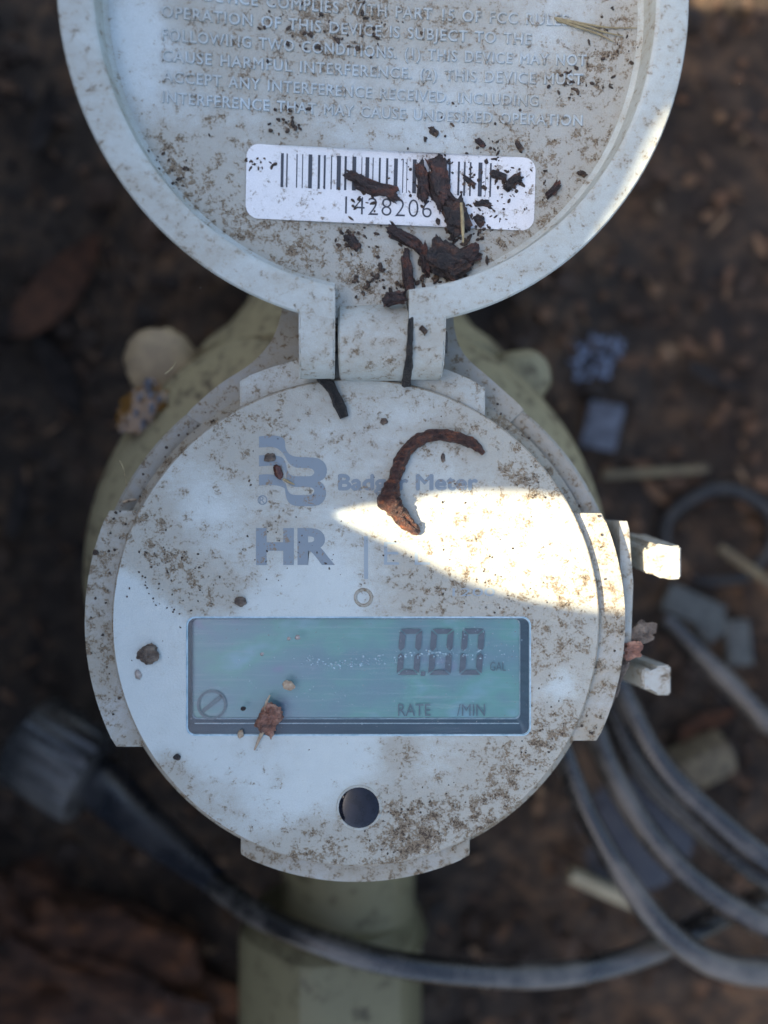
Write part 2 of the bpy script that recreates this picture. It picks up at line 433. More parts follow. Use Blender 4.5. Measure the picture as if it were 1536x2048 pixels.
# added off-frame sun blocker; its holes are shaped to give the sunlit patches
WX = -150.0
def blocker_pt(p):                 # where the sun ray that lands on p (mm) crosses the blocker plane
    t = (p.x - WX) / SUN_TRAVEL.x
    q = p - SUN_TRAVEL * t
    return (q.y, q.z)
patch = [(665, 1027), (720, 1013), (800, 1008), (870, 988), (950, 983), (1050, 984), (1130, 994), (1200, 1015), (1290, 1040), (1420, 1062),
         (1420, 1215), (1330, 1232), (1230, 1226), (1130, 1211), (1040, 1194), (960, 1172), (900, 1148), (830, 1112), (780, 1088), (720, 1060), (685, 1043)]
hole1 = [blocker_pt(W(px, py, 0)) for px, py in patch]
strip = [(1340, 205), (1313, 240), (1284, 288), (1254, 342), (1226, 390), (1194, 432), (1152, 490), (1180, 520), (1260, 480), (1330, 410), (1380, 310), (1385, 235)]
hole2 = [blocker_pt(W(px, py, 9.0)) for px, py in strip]
outline = [(-260, -135), (185, -135), (185, 98), (122, 126), (118, 150), (96, 175), (88, 235), (20, 228), (-120, 238), (-260, 230)]
def curve_sheet(name, outer, holes, thick, mat):
    cu = bpy.data.curves.new(name, 'CURVE'); cu.dimensions = '2D'; cu.fill_mode = 'BOTH'; cu.extrude = thick / 2 * S
    for poly in [outer] + holes:
        sp = cu.splines.new('POLY'); sp.points.add(len(poly) - 1); sp.use_cyclic_u = True
        for pt, q in zip(sp.points, poly): pt.co = (q[0] * S, q[1] * S, 0, 1)
    ob = bpy.data.objects.new('t', cu); col.objects.link(ob); bpy.context.view_layer.update()
    me = bpy.data.meshes.new_from_object(ob.evaluated_get(bpy.context.evaluated_depsgraph_get()))
    bpy.data.objects.remove(ob); bpy.data.curves.remove(cu)
    me.name = name; me.materials.clear(); me.materials.append(mat)
    o = bpy.data.objects.new(name, me); col.objects.link(o); return o
blocker = curve_sheet('sun_blocker', outline, [hole1, hole2], 1.0, M['blocker_black'])
blocker.matrix_world = Matrix(((0, 0, 1, WX * S), (1, 0, 0, 0), (0, 1, 0, 0), (0, 0, 0, 1)))
tag(blocker, kind='structure')

# ------------------------------------------------------------------ the water meter
FC = Vector((-4.66, -18.1, 0))           # centre of the register face
BASE = Vector((FC.x, FC.y, GZ))
meter = empty('water_meter', BASE)
tag(meter, 'grey plastic water meter register with open lid on olive bronze body', 'water meter')
def part(name, vs, fs, mat, parent=meter, **kw): return mesh_obj(name, vs, fs, mat, parent, BASE, **kw)
def bpart(name, bm, mat, parent=meter, **kw): return bm_obj(name, bm, mat, parent, BASE, **kw)

# --- face disc with the window opening
lx0, ly1 = W(374, 1235, 0).x, W(374, 1235, 0).y
lx1, ly0 = W(1060, 1470, 0).x, W(1060, 1470, 0).y
def rrect(x0, y0, x1, y1, r, n=6):
    return arc(x1 - r, y1 - r, r, 0, 90, n) + arc(x0 + r, y1 - r, r, 90, 180, n) + arc(x0 + r, y0 + r, r, 180, 270, n) + arc(x1 - r, y0 + r, r, 270, 360, n)
win = rrect(lx0, ly0, lx1, ly1, 1.3)
FR = 40.0
circ = arc(FC.x, FC.y, FR - .35, 0, 360, 160)[:-1]
vs, fs = sheet(circ, [win], 0.8)
face = part('register_face', vs, fs, M['face'])
FBLOBS = [(560, 1720, 110, .5), (760, 1710, 150, .6), (930, 1680, 110, .5), (1060, 1560, 110, .45), (1150, 1330, 90, .45), (1150, 1180, 90, .35), (1080, 900, 130, .5), (960, 830, 120, .35), (290, 1040, 90, .5), (420, 860, 110, .4), (620, 800, 110, .3), (400, 1590, 90, .35), (850, 1190, 130, .35), (560, 1060, 110, .25), (296, 1306, 22, 1.2),
          (330, 1140, 60, .9), (300, 1105, 45, .6), (400, 1180, 60, .6), (560, 1110, 70, .3), (460, 1175, 60, .45), (870, 1150, 120, .5), (1000, 1170, 120, .5),
          (1110, 1270, 80, .7), (1085, 1475, 50, 1.5), (1010, 1560, 80, .6), (800, 1690, 90, 1.1), (850, 1640, 45, 1.2), (640, 1700, 70, .7), (560, 1550, 35, .7),
          (340, 1535, 45, .8), (450, 1545, 90, .45), (1080, 960, 55, 1.1), (800, 1502, 38, .9), (960, 1620, 55, .7), (480, 880, 60, .5), (560, 920, 60, .2), (740, 1000, 60, .35),
          (1150, 1180, 60, .5), (980, 1690, 70, .9), (1160, 1450, 60, .9), (300, 1020, 50, .6), (620, 870, 100, .1), (1000, 850, 60, .4), (296, 1310, 30, 1.1), (1075, 1350, 22, 1.0),
          (300, 1365, 110, -1.6), (450, 1505, 110, -1.1), (640, 1500, 130, -.9), (300, 1250, 60, -1.1), (620, 1215, 150, -.9), (250, 1180, 40, -1.0), (1125, 1370, 45, -1.0), (600, 1620, 60, -.4), (420, 1000, 60, -.3)]
def blob_fn(blobs, origin):
    pts = [(W(px, py, 0).x, W(px, py, 0).y, r / 12.2, s) for px, py, r, s in blobs]
    def fn(co):
        d = np.zeros(len(co))
        for x, y, r, s in pts: d += s * np.exp(-((co[:, 0] + origin[0] - x) ** 2 + (co[:, 1] + origin[1] - y) ** 2) / (r * r))
        return d
    return fn
set_dirt(face, blob_fn(FBLOBS, BASE))
# its rim: a small rounded edge and side wall
prof = [(FR - .35, 0), (FR - .12, -.08), (FR, -.35), (FR, -4.0), (FR + .5, -4.4), (FR + 2.2, -5.0), (FR + 2.8, -8), (FR + 2.4, -16), (FR - 2, -20)]
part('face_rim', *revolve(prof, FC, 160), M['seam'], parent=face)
# small moulded dimple and dark optical port
def ring_at(name, px, py, r0, r1, z, mat, parent, h=.25):
    c = W(px, py, 0)
    p = [(r0, 0), (r0 + (r1 - r0) * .3, h), (r0 + (r1 - r0) * .7, h), (r1, 0)]
    return part(name, *revolve(p, (c.x, c.y, z), 32), mat, parent=parent)
ring_at('dimple_ring', 727, 1195, 1.0, 1.6, .0, M['tab'], face, .22)
ring_at('port_ring', 718, 1615, 3.25, 3.75, .0, M['hinge'], face, .15)
c = W(718, 1615, 0)
part('optical_port', *revolve([(3.4, .02), (3.25, .12), (2.6, .30), (1.8, .44), (.9, .52), (0.01, .55)], (c.x, c.y, 0), 40), M['lens'], parent=face)

# --- printing on the face
PZ = 0.03
def pxpoly(name, polys, mat, z=PZ, parent=face):
    allv, allf = [], []
    for poly in polys:
        pts = [Vector((W(x, y, 0).x, W(x, y, 0).y)) for x, y in poly]
        n = len(pts)
        v, e, f, *_ = delaunay_2d_cdt(pts, [(i, (i + 1) % n) for i in range(n)], [list(range(n))], 1, 1e-5)
        b = len(allv); allv += [(p[0], p[1], z) for p in v]; allf += [tuple(b + i for i in t) for t in f]
    return part(name, allv, allf, mat, parent=parent, smooth=False)
def bez(p0, p1, p2, p3, n=8):
    return [tuple((1 - t) ** 3 * np.array(p0) + 3 * (1 - t) ** 2 * t * np.array(p1) + 3 * (1 - t) * t * t * np.array(p2) + t ** 3 * np.array(p3)) for t in [i / n for i in range(n + 1)]]
lg = lambda pts: [(490 + x / 6.144, 850 + y / 6.144) for x, y in pts]   # emblem outlined on a 1536-wide tracing grid
# emblem: three waving bands on the left flowing into a double bowed B
upper = [(172, 142)] + bez((172, 142), (300, 122), (380, 130), (420, 140)) + bez((420, 140), (500, 165), (490, 200), (495, 270)) + bez((495, 270), (510, 340), (560, 385), (640, 392)) \
    + [(840, 400)] + bez((840, 400), (1050, 410), (1050, 660), (915, 690)) + bez((915, 690), (1040, 750), (1030, 995), (840, 997)) + [(650, 997)] \
    + bez((650, 997), (520, 985), (505, 920), (490, 780)) + bez((490, 780), (440, 740), (300, 725), (172, 745)) + [(172, 612)] + bez((172, 612), (260, 600), (350, 605), (400, 625)) \
    + bez((400, 625), (470, 690), (470, 700), (505, 725)) + bez((505, 725), (525, 850), (560, 858), (650, 862)) + [(790, 862)] + bez((790, 862), (875, 850), (870, 770), (790, 764)) \
    + [(640, 764)] + bez((640, 764), (530, 750), (510, 720), (505, 600)) + bez((505, 600), (470, 500), (420, 505), (380, 500)) + bez((380, 500), (300, 500), (240, 500), (172, 510)) + [(172, 375)] \
    + bez((172, 375), (260, 365), (350, 370), (420, 385)) + bez((420, 385), (480, 400), (490, 430), (508, 500)) + bez((508, 500), (530, 620), (560, 628), (650, 630)) + [(790, 630)] \
    + bez((790, 630), (875, 620), (870, 540), (790, 530)) + [(640, 526)] + bez((640, 526), (540, 500), (520, 440), (490, 380)) + bez((490, 380), (430, 290), (380, 270), (300, 270)) + [(172, 275)]
def dedupe(p):
    o = []
    for q in p:
        if not o or abs(q[0] - o[-1][0]) + abs(q[1] - o[-1][1]) > .5: o.append(q)
    return o
pxpoly('emblem', [lg(dedupe(upper))], M['ink'])
def ptext(name, txt, x0, x1, ytop, ybot, mat, parent=face, z=PZ, **kw):
    a, b = W(x0, ybot, 0), W(x1, ytop, 0)
    vs, fs = text_fit(txt, a.x, b.x, a.y, b.y, z, **kw)
    return part(name, vs, fs, mat, parent=parent, smooth=False)
def bold(name, txt, x0, x1, ytop, ybot, mat, d):
    V, Fc = [], []
    for k, (dx, dy) in enumerate(((0, 0), (d, 0), (-d, 0), (0, d), (0, -d))):
        a, b = W(x0 + d + dx, ybot - d + dy, 0), W(x1 - d + dx, ytop + d + dy, 0)
        vs, fs = text_fit(txt, a.x, b.x, a.y, b.y, PZ + .008 * k); n0 = len(V)
        V += [tuple(v) for v in vs]; Fc += [tuple(n0 + i for i in f) for f in fs]
    return part(name, V, Fc, mat, parent=face, smooth=False)
bold('maker_name', 'Badger Meter', 676, 956, 948, 991, M['ink'], 1.7)
ptext('model_letters', 'HR', 512, 670, 1056, 1130, M['ink'], offset=.045)
ptext('model_name', 'E LCD', 768, 972, 1083, 1130, M['ink_thin'], offset=-.008)
ptext('small_print', '1200', 905, 990, 1176, 1192, M['ink_thin'])
ptext('registered_letter', 'R', 519, 530, 993, 1007, M['ink'])
pxpoly('divider_bar', [[(728, 1072), (736, 1072), (736, 1158), (728, 1158)]], M['ink_thin'])
c = W(525, 1000, 0)
part('registered_ring', *revolve([(.62, 0), (.80, 0)], (c.x, c.y, PZ), 24), M['ink'], parent=face, smooth=False)

# --- LCD window: recess walls, sloped bezel, panel, segments, clear cover
n = len(win)
DEP = -1.9
part('window_wall', [(x, y, 0) for x, y in win] + [(x, y, DEP - .6) for x, y in win], [(i, (i + 1) % n, n + (i + 1) % n, n + i) for i in range(n)], M['bezel'], smooth=False)
inner = rrect(lx0 + .55, ly0 + 2.4, lx1 - 1.5, ly1 - .5, .9)
bz = part('window_bezel', [(x, y, -.25) for x, y in win] + [(x, y, DEP + .15) for x, y in inner], [(i, (i + 1) % n, n + (i + 1) % n, n + i) for i in range(n)], M['bezel'])
panel = part('display_panel', [(lx0 + .1, ly0 + .1, DEP), (lx1 - .1, ly0 + .1, DEP), (lx1 - .1, ly1 - .1, DEP), (lx0 + .1, ly1 - .1, DEP)], [(0, 1, 2, 3)], M['lcd'], smooth=False)
SZ = DEP + .45
def seg_digit(x0, x1, y0, y1, lean):       # photo pixels: seven-segment zero, slanted
    w_, t = x1 - x0, 13
    def sh(p): return (p[0] + (y1 - p[1]) * lean, p[1])
    ym = (y0 + y1) / 2
    P = [[(x0 + 2, y0), (x1 - 2, y0), (x1 - t, y0 + t - 3), (x0 + t, y0 + t - 3)],
         [(x0 + 2, y1), (x0 + t, y1 - t + 3), (x1 - t, y1 - t + 3), (x1 - 2, y1)],
         [(x0, y0 + 3), (x0 + t - 1, y0 + t), (x0 + t - 1, ym - 9), (x0 + 5, ym - 2), (x0, ym - 7)],
         [(x1, y0 + 3), (x1, ym - 7), (x1 - 5, ym - 2), (x1 - t + 1, ym - 9), (x1 - t + 1, y0 + t)],
         [(x0, y1 - 3), (x0, ym + 7), (x0 + 5, ym + 2), (x0 + t - 1, ym + 9), (x0 + t - 1, y1 - t)],
         [(x1, y1 - 3), (x1 - t + 1, y1 - t), (x1 - t + 1, ym + 9), (x1 - 5, ym + 2), (x1, ym + 7)]]
    return [[sh(p) for p in q] for q in P]
def seg_obj(name, polys, mat, z=SZ):
    allv, allf = [], []
    for q in polys:
        b = len(allv); allv += [tuple(W(x, y, z)) for x, y in q]; allf.append(tuple(range(b, b + len(q))))
    return part(name, allv, allf, mat, parent=panel, smooth=False)
for x0, x1 in ((793, 838), (856, 901), (918, 963)):
    seg_obj('digit_zero', seg_digit(x0, x1, 1258, 1350, 0.075), M['seg'])
seg_obj('decimal_point', [[(842, 1343), (851, 1343), (850, 1352), (841, 1352)]], M['seg'])
def ltext(name, txt, x0, x1, ytop, ybot, mat):
    a, b = W(x0, ybot, SZ), W(x1, ytop, SZ)
    vs, fs = text_fit(txt, a.x, b.x, a.y, b.y, SZ)
    part(name, vs, fs, mat, parent=panel, smooth=False)
ltext('rate_legend', 'RATE', 796, 861, 1408, 1432, M['seg_faint']); ltext('minute_legend', '/MIN', 914, 970, 1408, 1432, M['seg_faint'])
ltext('unit_legend', 'GAL', 980, 1012, 1324, 1342, M['seg_faint'])
c = W(423, 1410, SZ)
part('no_flow_ring', *revolve([(2.05, 0), (2.45, 0)], (c.x, c.y, SZ), 40), M['seg_faint'], parent=panel, smooth=False)
seg_obj('no_flow_slash', [[(404, 1418), (441, 1389), (446, 1396), (409, 1425)]], M['seg_faint'])
seg_obj('no_flow_slash', [[(403, 1424), (404, 1418), (409, 1425), (408, 1428)]], M['seg_faint'])
wo = rrect(lx0 - .16, ly0 - .16, lx1 + .16, ly1 + .16, 1.4); wi = rrect(lx0 + .14, ly0 + .14, lx1 - .14, ly1 - .14, 1.2)
part('window_rim', [(x, y, .01) for x, y in wo] + [(x, y, .10) for x, y in win] + [(x, y, -.1) for x, y in wi],
     [(k * n + i, k * n + (i + 1) % n, (k + 1) * n + (i + 1) % n, (k + 1) * n + i) for k in (0, 1) for i in range(n)], M['rim'])
ib = rrect(lx0 + .45, ly0 + 2.2, lx1 - 1.35, ly1 - .4, .9)
part('bezel_edge', [(x, y, DEP + .35) for x, y in ib] + [(x, y, DEP + .2) for x, y in inner], [(i, (i + 1) % n, n + (i + 1) % n, n + i) for i in range(n)], M['rim'])
for k, (ya, yb, zz) in enumerate(((1.55, 1.72, -1.05),)):
    part('bezel_line', [(lx0 + 1.0, ly0 + ya, zz), (lx1 - 1.6, ly0 + ya, zz), (lx1 - 1.6, ly0 + yb, zz), (lx0 + 1.0, ly0 + yb, zz)], [(0, 1, 2, 3)], M['rim'], smooth=False)
cv = rrect(lx0 + .05, ly0 + .05, lx1 - .05, ly1 - .05, 1.25)
part('window_cover', [(x, y, -.12) for x, y in cv], [tuple(range(len(cv)))], M['cover'], smooth=False)

# --- collar tabs
def arc_lim(r, ax_, lo, hi, n=24, sgn=1):
    """arc of radius r about FC between limits on one coordinate (ax_=0 x, 1 y), on side sgn of the other"""
    out = []
    a0, a1 = math.asin(max(-1, min(1, lo / r))), math.asin(max(-1, min(1, hi / r)))
    for i in range(n + 1):
        a = a0 + (a1 - a0) * i / n
        m_, o_ = r * math.sin(a), r * math.cos(a) * sgn
        out.append((FC.x + (m_ if ax_ == 0 else o_), FC.y + (o_ if ax_ == 0 else m_)))
    return out
def tab_part(ax_, lo, hi, sgn, r1, z0, z1, mat, label=None):
    poly = arc_lim(r1, ax_, lo, hi, 24, sgn) + arc_lim(FR - .6, ax_, lo, hi, 24, sgn)[::-1]
    o = bpart('collar_tab', prism_bm(poly, z0, z1, .45), mat)
    return o
tab_part(0, -19.2, 21.4, 1, 44.2, -9, -1.0, M['hinge'])
tab_part(0, -19.3, 19.0, -1, 43.6, -12, -2.6, M['tab'])
tab_part(1, -20.8, 18.4, -1, 44.8, -10, -1.3, M['tab'])
tab_part(1, -19.8, 18.0, 1, 44.5, -10, -1.3, M['tab'])
# sunken shelf between the tabs round the back half, and the bracket that carries the hinge
prof = [(FR - 1, -3.8), (FR + .6, -6.6), (FR + 2.2, -7.0), (FR + 3.2, -6.2), (FR + 4.9, -6.0), (FR + 5.5, -6.6), (FR + 5.6, -8), (FR + 4.5, -14), (FR - 2, -18)]
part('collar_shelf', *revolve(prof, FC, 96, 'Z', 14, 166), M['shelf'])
hl = [(p.x, p.y) for p in catmull([(370, 830, 0), (436, 772, 0), (502, 728, 0), (542, 684, 0), (561, 636, 0), (566, 598, 0)], 5)]
hr_ = [(p.x, p.y) for p in catmull([(906, 598, 0), (909, 660, 0), (930, 712, 0), (985, 762, 0), (1050, 820, 0)], 5)]
hb = [W(px, py, -6) for px, py in hl + hr_ + [(960, 900), (480, 900)]]
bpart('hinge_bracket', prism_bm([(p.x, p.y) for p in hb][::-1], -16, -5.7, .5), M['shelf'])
part('register_can', *revolve([(FR - 1, -14), (FR - 1.5, -30), (FR + 2, -34), (FR + 2, -42)], FC, 64), M['can'])

# --- hinge barrel
HY, HZ, HR = 27.5, 1.2, 6.15
prof = [(0.01, -7.15), (HR - .3, -7.15), (HR, -6.85), (HR, 3.75), (HR - .3, 4.05), (0.01, 4.05)]
barrel = part('hinge_barrel', *revolve(prof, (0, HY, HZ), 48, 'X'), M['hinge'])
bpart('barrel_foot', box_bm((-1.55, 27.6, -3.5), (10.8, 8.0, 9.0), .3), M['hinge'], parent=barrel)
part('hinge_pin', *revolve([(0.01, -13.2), (1.8, -13.2), (1.8, 10.2), (0.01, 10.2)], (0, HY, HZ), 16, 'X'), M['can'], parent=barrel)

# --- lid: local frame, z up out of the lip plane
LC = Vector((-0.363, 75.334, 13.471))
LM = (Matrix.Rotation(0.0745, 3, 'Y') @ Matrix.Rotation(0.1173, 3, 'X'))
LR = 46.87
lid_floor_z = lambda x, y: -7.0 + (x * x + y * y) / 690.0
def lid_local(px, py, lift=0.0):            # lid-local point of the bowl seen at a photo pixel
    o = Vector((0, 0, CAMZ)); d = W(px, py, 0) - o
    ol = LM.transposed() @ (o - LC); dl = LM.transposed() @ d
    z = -5.0
    for _ in range(6):
        t = (z - ol.z) / dl.z; q = ol + dl * t; z = lid_floor_z(q.x, q.y) + lift
    return q
NX0, NX1 = -6.75, 4.6                      # hinge channel through the lip
FLR, WLR = 40.5, 42.0
nl = arc(0, 0, FLR, math.degrees(math.asin(NX1 / FLR)) - 90, 270 - math.degrees(math.asin(-NX0 / FLR)), 120)
nl += [(NX0, -43.5), (NX0, -46.3), (-3, -46.6), (1, -46.6), (NX1, -46.3), (NX1, -43.5)]
vs, fs = sheet(nl, [], 1.0, lid_floor_z, 3)
lid = mesh_obj('lid', [Vector(v) for v in vs], fs, M['lid'], None)
lid.parent = meter; lid.location = (LC - BASE) * S; lid.rotation_euler = LM.to_euler()
LBLOBS = [(750, 560, 150, .45), (1220, 200, 120, .5), (1150, 400, 110, .45), (420, 440, 110, .45), (320, 330, 90, .35), (620, 40, 180, .35), (900, 60, 150, .25), (560, 520, 110, .35), (960, 540, 110, .35), (500, 280, 150, .2),
          (600, 60, 55, .9), (630, 20, 50, .8), (720, 60, 50, 1.1), (760, 20, 40, .5), (490, 165, 25, .9), (572, 195, 22, 1.0), (575, 255, 30, 1.1), (340, 345, 45, 1.0), (335, 290, 25, .9),
          (1150, 170, 40, 1.1), (1215, 110, 55, 1.1), (1240, 40, 40, 1.0), (1180, 290, 45, .9), (1010, 320, 80, .7), (610, 500, 45, .8), (705, 480, 30, 1.2), (470, 445, 50, .9),
          (420, 110, 40, .6), (500, 40, 60, .5), (380, 20, 40, .6), (870, 30, 60, .5), (930, 50, 60, .3), (1000, 500, 90, .7), (740, 560, 50, 1.0), (480, 250, 90, .25), (400, 400, 50, .5),
          (1100, 420, 60, .5), (560, 460, 60, .5), (800, 560, 60, .5), (690, 540, 40, .6), (270, 60, 60, -.8), (290, 170, 50, -.5), (1150, 470, 60, .2), (900, 180, 120, -.2)]
pts = [(lid_local(px, py), r / 13.2, s) for px, py, r, s in LBLOBS]
def lfn(co):
    d = np.zeros(len(co))
    for q, r, s in pts: d += s * np.exp(-((co[:, 0] - q.x) ** 2 + (co[:, 1] - q.y) ** 2) / (r * r))
    return d
set_dirt(lid, lfn)
fz = lid_floor_z(FLR, 0)
lp = [(FLR, fz), (FLR + .35, fz + .1), (FLR + .8, fz + .5), (WLR - .35, -.25), (WLR, -.05), (WLR + .4, .0), (LR - .7, .0), (LR - .25, -.12), (LR, -.5), (LR - .1, -1.6), (LR - .9, -3.2), (LR - 3, -5.4), (LR - 9, -8.2), (LR - 22, -9.9), (0.01, -10.6)]
def lid_shell(profile, lim, n=150):
    vs, fs = [], []; k = len(profile)
    for i in range(n + 1):
        for r, h in profile:
            if r >= lim: a0, a1 = math.asin(NX1 / r) - math.pi / 2, 1.5 * math.pi - math.asin(-NX0 / r)
            else: a0, a1 = -math.pi / 2, 1.5 * math.pi
            a = a0 + (a1 - a0) * i / n
            vs.append((r * math.cos(a), r * math.sin(a), h))
    for i in range(n):
        for q in range(k - 1): fs.append((i * k + q, (i + 1) * k + q, (i + 1) * k + q + 1, i * k + q + 1))
    return vs, fs
lip = mesh_obj('lip', *lid_shell(lp[:11], 30), M['lip'], lid)
mesh_obj('lid_back', *revolve(lp[10:], (0, 0, 0), 120), M['lip'], lid)
for x in (NX0, NX1):        # side walls of the hinge channel
    pr = [(x, -math.sqrt(r * r - x * x), h) for r, h in lp[:9]] + [(x, -46.5, -7.5), (x, -38.0, -7.5)]
    mesh_obj('channel_side', pr, [tuple(range(len(pr)))], M['lip'], lid, smooth=False)
mesh_obj('channel_end', [(NX0, -46.4, -2.7), (NX1, -46.4, -2.7), (NX1, -46.4, -7), (NX0, -46.4, -7)], [(0, 1, 2, 3)], M['lip'], lid, smooth=False)
# hinge arms
AY, AZ, AR = -49.6, -5.7, 5.35
for x0, x1 in ((-12.3, NX0), (NX1, 10.4)):
    prof = [(-41.6, -.04)] + [(AY + AR * math.cos(R(a)), AZ + AR * math.sin(R(a))) for a in range(75, 286, 10)] + [(-43.5, -8.5), (-41.6, -5)]
    prof[1] = (AY + 2.0, -.12)
    bm = bmesh.new()
    A = [bm.verts.new((x0, y, z)) for y, z in prof]; B = [bm.verts.new((x1, y, z)) for y, z in prof]
    bm.faces.new(A); bm.faces.new(B[::-1])
    for i in range(len(prof)): bm.faces.new((A[i], B[i], B[(i + 1) % len(prof)], A[(i + 1) % len(prof)]))
    bmesh.ops.bevel(bm, geom=[e for e in bm.edges if abs(e.verts[0].co.x - e.verts[1].co.x) < .01], offset=.3, segments=2, affect='EDGES')
    bm_obj('hinge_arm', bm, M['hinge'], lid)
# raised lettering on the lid
LINES = [('THIS DEVICE COMPLIES WITH PART 15 OF FCC RULES', 322, 1136, -8, 52),
         ('OPERATION OF THIS DEVICE IS SUBJECT TO THE', 322, 1062, 34, 90),
         ('FOLLOWING TWO CONDITIONS. (1) THIS DEVICE MAY NOT', 324, 1172, 80, 132),
         ('CAUSE HARMFUL INTERFERENCE. (2) THIS DEVICE MUST', 324, 1165, 122, 170),
         ('ACCEPT ANY INTERFERENCE RECEIVED, INCLUDING', 324, 1076, 163, 213),
         ('INTERFERENCE THAT MAY CAUSE UNDESIRED OPERATION', 324, 1164, 205, 252)]
for txt, x0, x1, yl, yr in LINES:
    a = lid_local(x0, yl); b = lid_local(x1, yr)
    vs, fs = text_mesh(txt, 1.0, 0.06, 0.02, 0.0, 1.12, 1.35, 3)
    x_, X_ = vs[:, 0].min(), vs[:, 0].max()
    dx = (b - a); ang = math.atan2(dx.y, dx.x); L = math.hypot(dx.x, dx.y)
    u = (vs[:, 0] - x_) / (X_ - x_) * L; v = vs[:, 1] / .73 * 1.72
    X = a.x + u * math.cos(ang) - v * math.sin(ang); Y = a.y + u * math.sin(ang) + v * math.cos(ang)
    Z = lid_floor_z(X, Y) + vs[:, 2] * 2.8 + .02
    mesh_obj('raised_lettering', [Vector(q) for q in zip(X, Y, Z)], fs, M['letter'], lid, smooth=False)
# barcode label
q0, q1, q2, q3 = (lid_local(*p) for p in ((497, 289), (1069, 318), (1068, 459), (491, 436)))
ux = (q1 - q0); UL = ux.length; ux.normalize(); uy = Vector((-ux.y, ux.x, 0)); UH = 10.55
def lab(u, v, h): p = q3 + ux * u + uy * v; return Vector((p.x, p.y, lid_floor_z(p.x, p.y) + h))
def lab_uv(px, py):
    d = lid_local(px, py) - q3; return d.dot(ux), d.dot(uy)
UL = lab_uv(1069, 400)[0]; UH = lab_uv(780, 304)[1]
lo = rrect(0, 0, UL, UH, 2.0, 8)
vs, fs = sheet(lo, [], 1.6)
label = mesh_obj('barcode_label', [lab(v[0], v[1], .10) for v in vs], fs, M['label'], lid)
BARS = [(561, 568), (572, 576), (592, 595.5), (603.5, 606.7), (616, 625), (635, 641), (646.7, 652), (661, 664.7), (672.7, 682.4), (688, 694), (703.6, 713), (721.8, 725), (729.8, 739), (744, 747.6), (756.5, 762), (771, 777),
        (786.7, 796), (804, 807.5), (812, 815), (824, 833.5), (839, 848), (856, 859.5), (865, 868), (874, 878), (883.5, 886), (896, 901.7), (914, 920), (926, 931.5), (937.7, 943), (955, 965), (969.6, 972.5), (978, 983.5)]
bv, bf = [], []
for a, b in BARS:
    yt = 307 + (a - 561) * .0475 - .00000 * a; yb = yt + 67.5
    ua, va = lab_uv(a, yb); ub, vb = lab_uv(b, yt)
    k = len(bv); bv += [lab(ua, va, .13), lab(ub, va, .13), lab(ub, vb, .13), lab(ua, vb, .13)]; bf.append((k, k + 1, k + 2, k + 3))
mesh_obj('barcode', bv, bf, M['bar_ink'], lid, smooth=False)
u0, v0 = lab_uv(690, 428); u1, v1 = lab_uv(864, 398)
vs, fs = text_fit('1428206', u0, u1, v0, v0 + 2.75, 0, offset=-.012, spacing=1.1)
mesh_obj('serial_number', [lab(x, y, .13) for x, y, _ in vs], fs, M['bar_ink'], lid, smooth=False)

# --- cable clip prongs on the right side
bpart('clip_plate', prism_bm([(40.2, -24), (41.6, -24), (42.0, -12), (41.4, -3), (41.0, -1.5), (39.6, -1.5)][::1], -24, -4.0, .2), M['clip'])
def prong(pts, z0, z1, shift):
    """outline of the end (photo pixels at height z1) swept back to z0 with a sideways shift"""
    P = [W(px, py, z1) for px, py in pts]
    bm = bmesh.new(); a = [bm.verts.new(p) for p in P]; b = [bm.verts.new((p.x + shift[0], p.y + shift[1], z0)) for p in P]
    n = len(P); bm.faces.new(a); bm.faces.new(b[::-1])
    for i in range(n): bm.faces.new((a[i], b[i], b[(i + 1) % n], a[(i + 1) % n]))
    bmesh.ops.bevel(bm, geom=[e for e in bm.edges], offset=.34, segments=3, affect='EDGES', clamp_overlap=True)
    return bpart('clip_prong', bm, M['clip'])
prong([(1290, 1097), (1308, 1098), (1306, 1086), (1318, 1092), (1363, 1092), (1363, 1158), (1335, 1160), (1322, 1152), (1290, 1146)], -22, -6, (-1.2, 1.6))
prong([(1284, 1350), (1286, 1378), (1300, 1381), (1312, 1377), (1312, 1391), (1343, 1391), (1343, 1331), (1312, 1333), (1312, 1345), (1300, 1338), (1288, 1336)], -24, -8, (-2.2, -.2))

# --- bronze body
BC = Vector((-8.05, -13.3, 0))
prof = [(38, -31), (44, -32), (49, -34), (53, -37), (56, -41), (57.3, -46), (57, -52), (55, -60), (50, -75), (40, -88), (20, -96), (.01, -98)]
vs, fs = revolve(prof, BC, 96)
body = part('meter_body', [(x, y if y > BC.y else BC.y + (y - BC.y) * .80, z) for x, y, z in vs], fs, M['bronze'])
prof = [(30, 15), (41, 50), (38, 53.5), (33, 57), (26, 63), (22.5, 69), (21, 76), (20.5, 130), (18, 160)]
part('inlet_neck', *revolve([(r * (.93 if r > 30 else 1), h) for r, h in prof], (BC.x, BC.y, -70), 64, 'Y'), M['bronze'], parent=body)
prof = [(20, -40), (17, -70), (16, -74), (16, -86), (19, -88)]
part('outlet_neck', *revolve(prof, (BC.x - .5, BC.y, -66), 48, 'Y'), M['nut'], parent=body)
nprof = [(.01, -81.5), (17.2, -81.5), (19.2, -82.4), (22.6, -85.5), (23.4, -88), (23.4, -118), (20, -121), (16, -122), (16, -170), (.01, -170)]
vs, fs = revolve(nprof, (BC.x - 4.4, BC.y, -66), 48, 'Y')
hexv = []
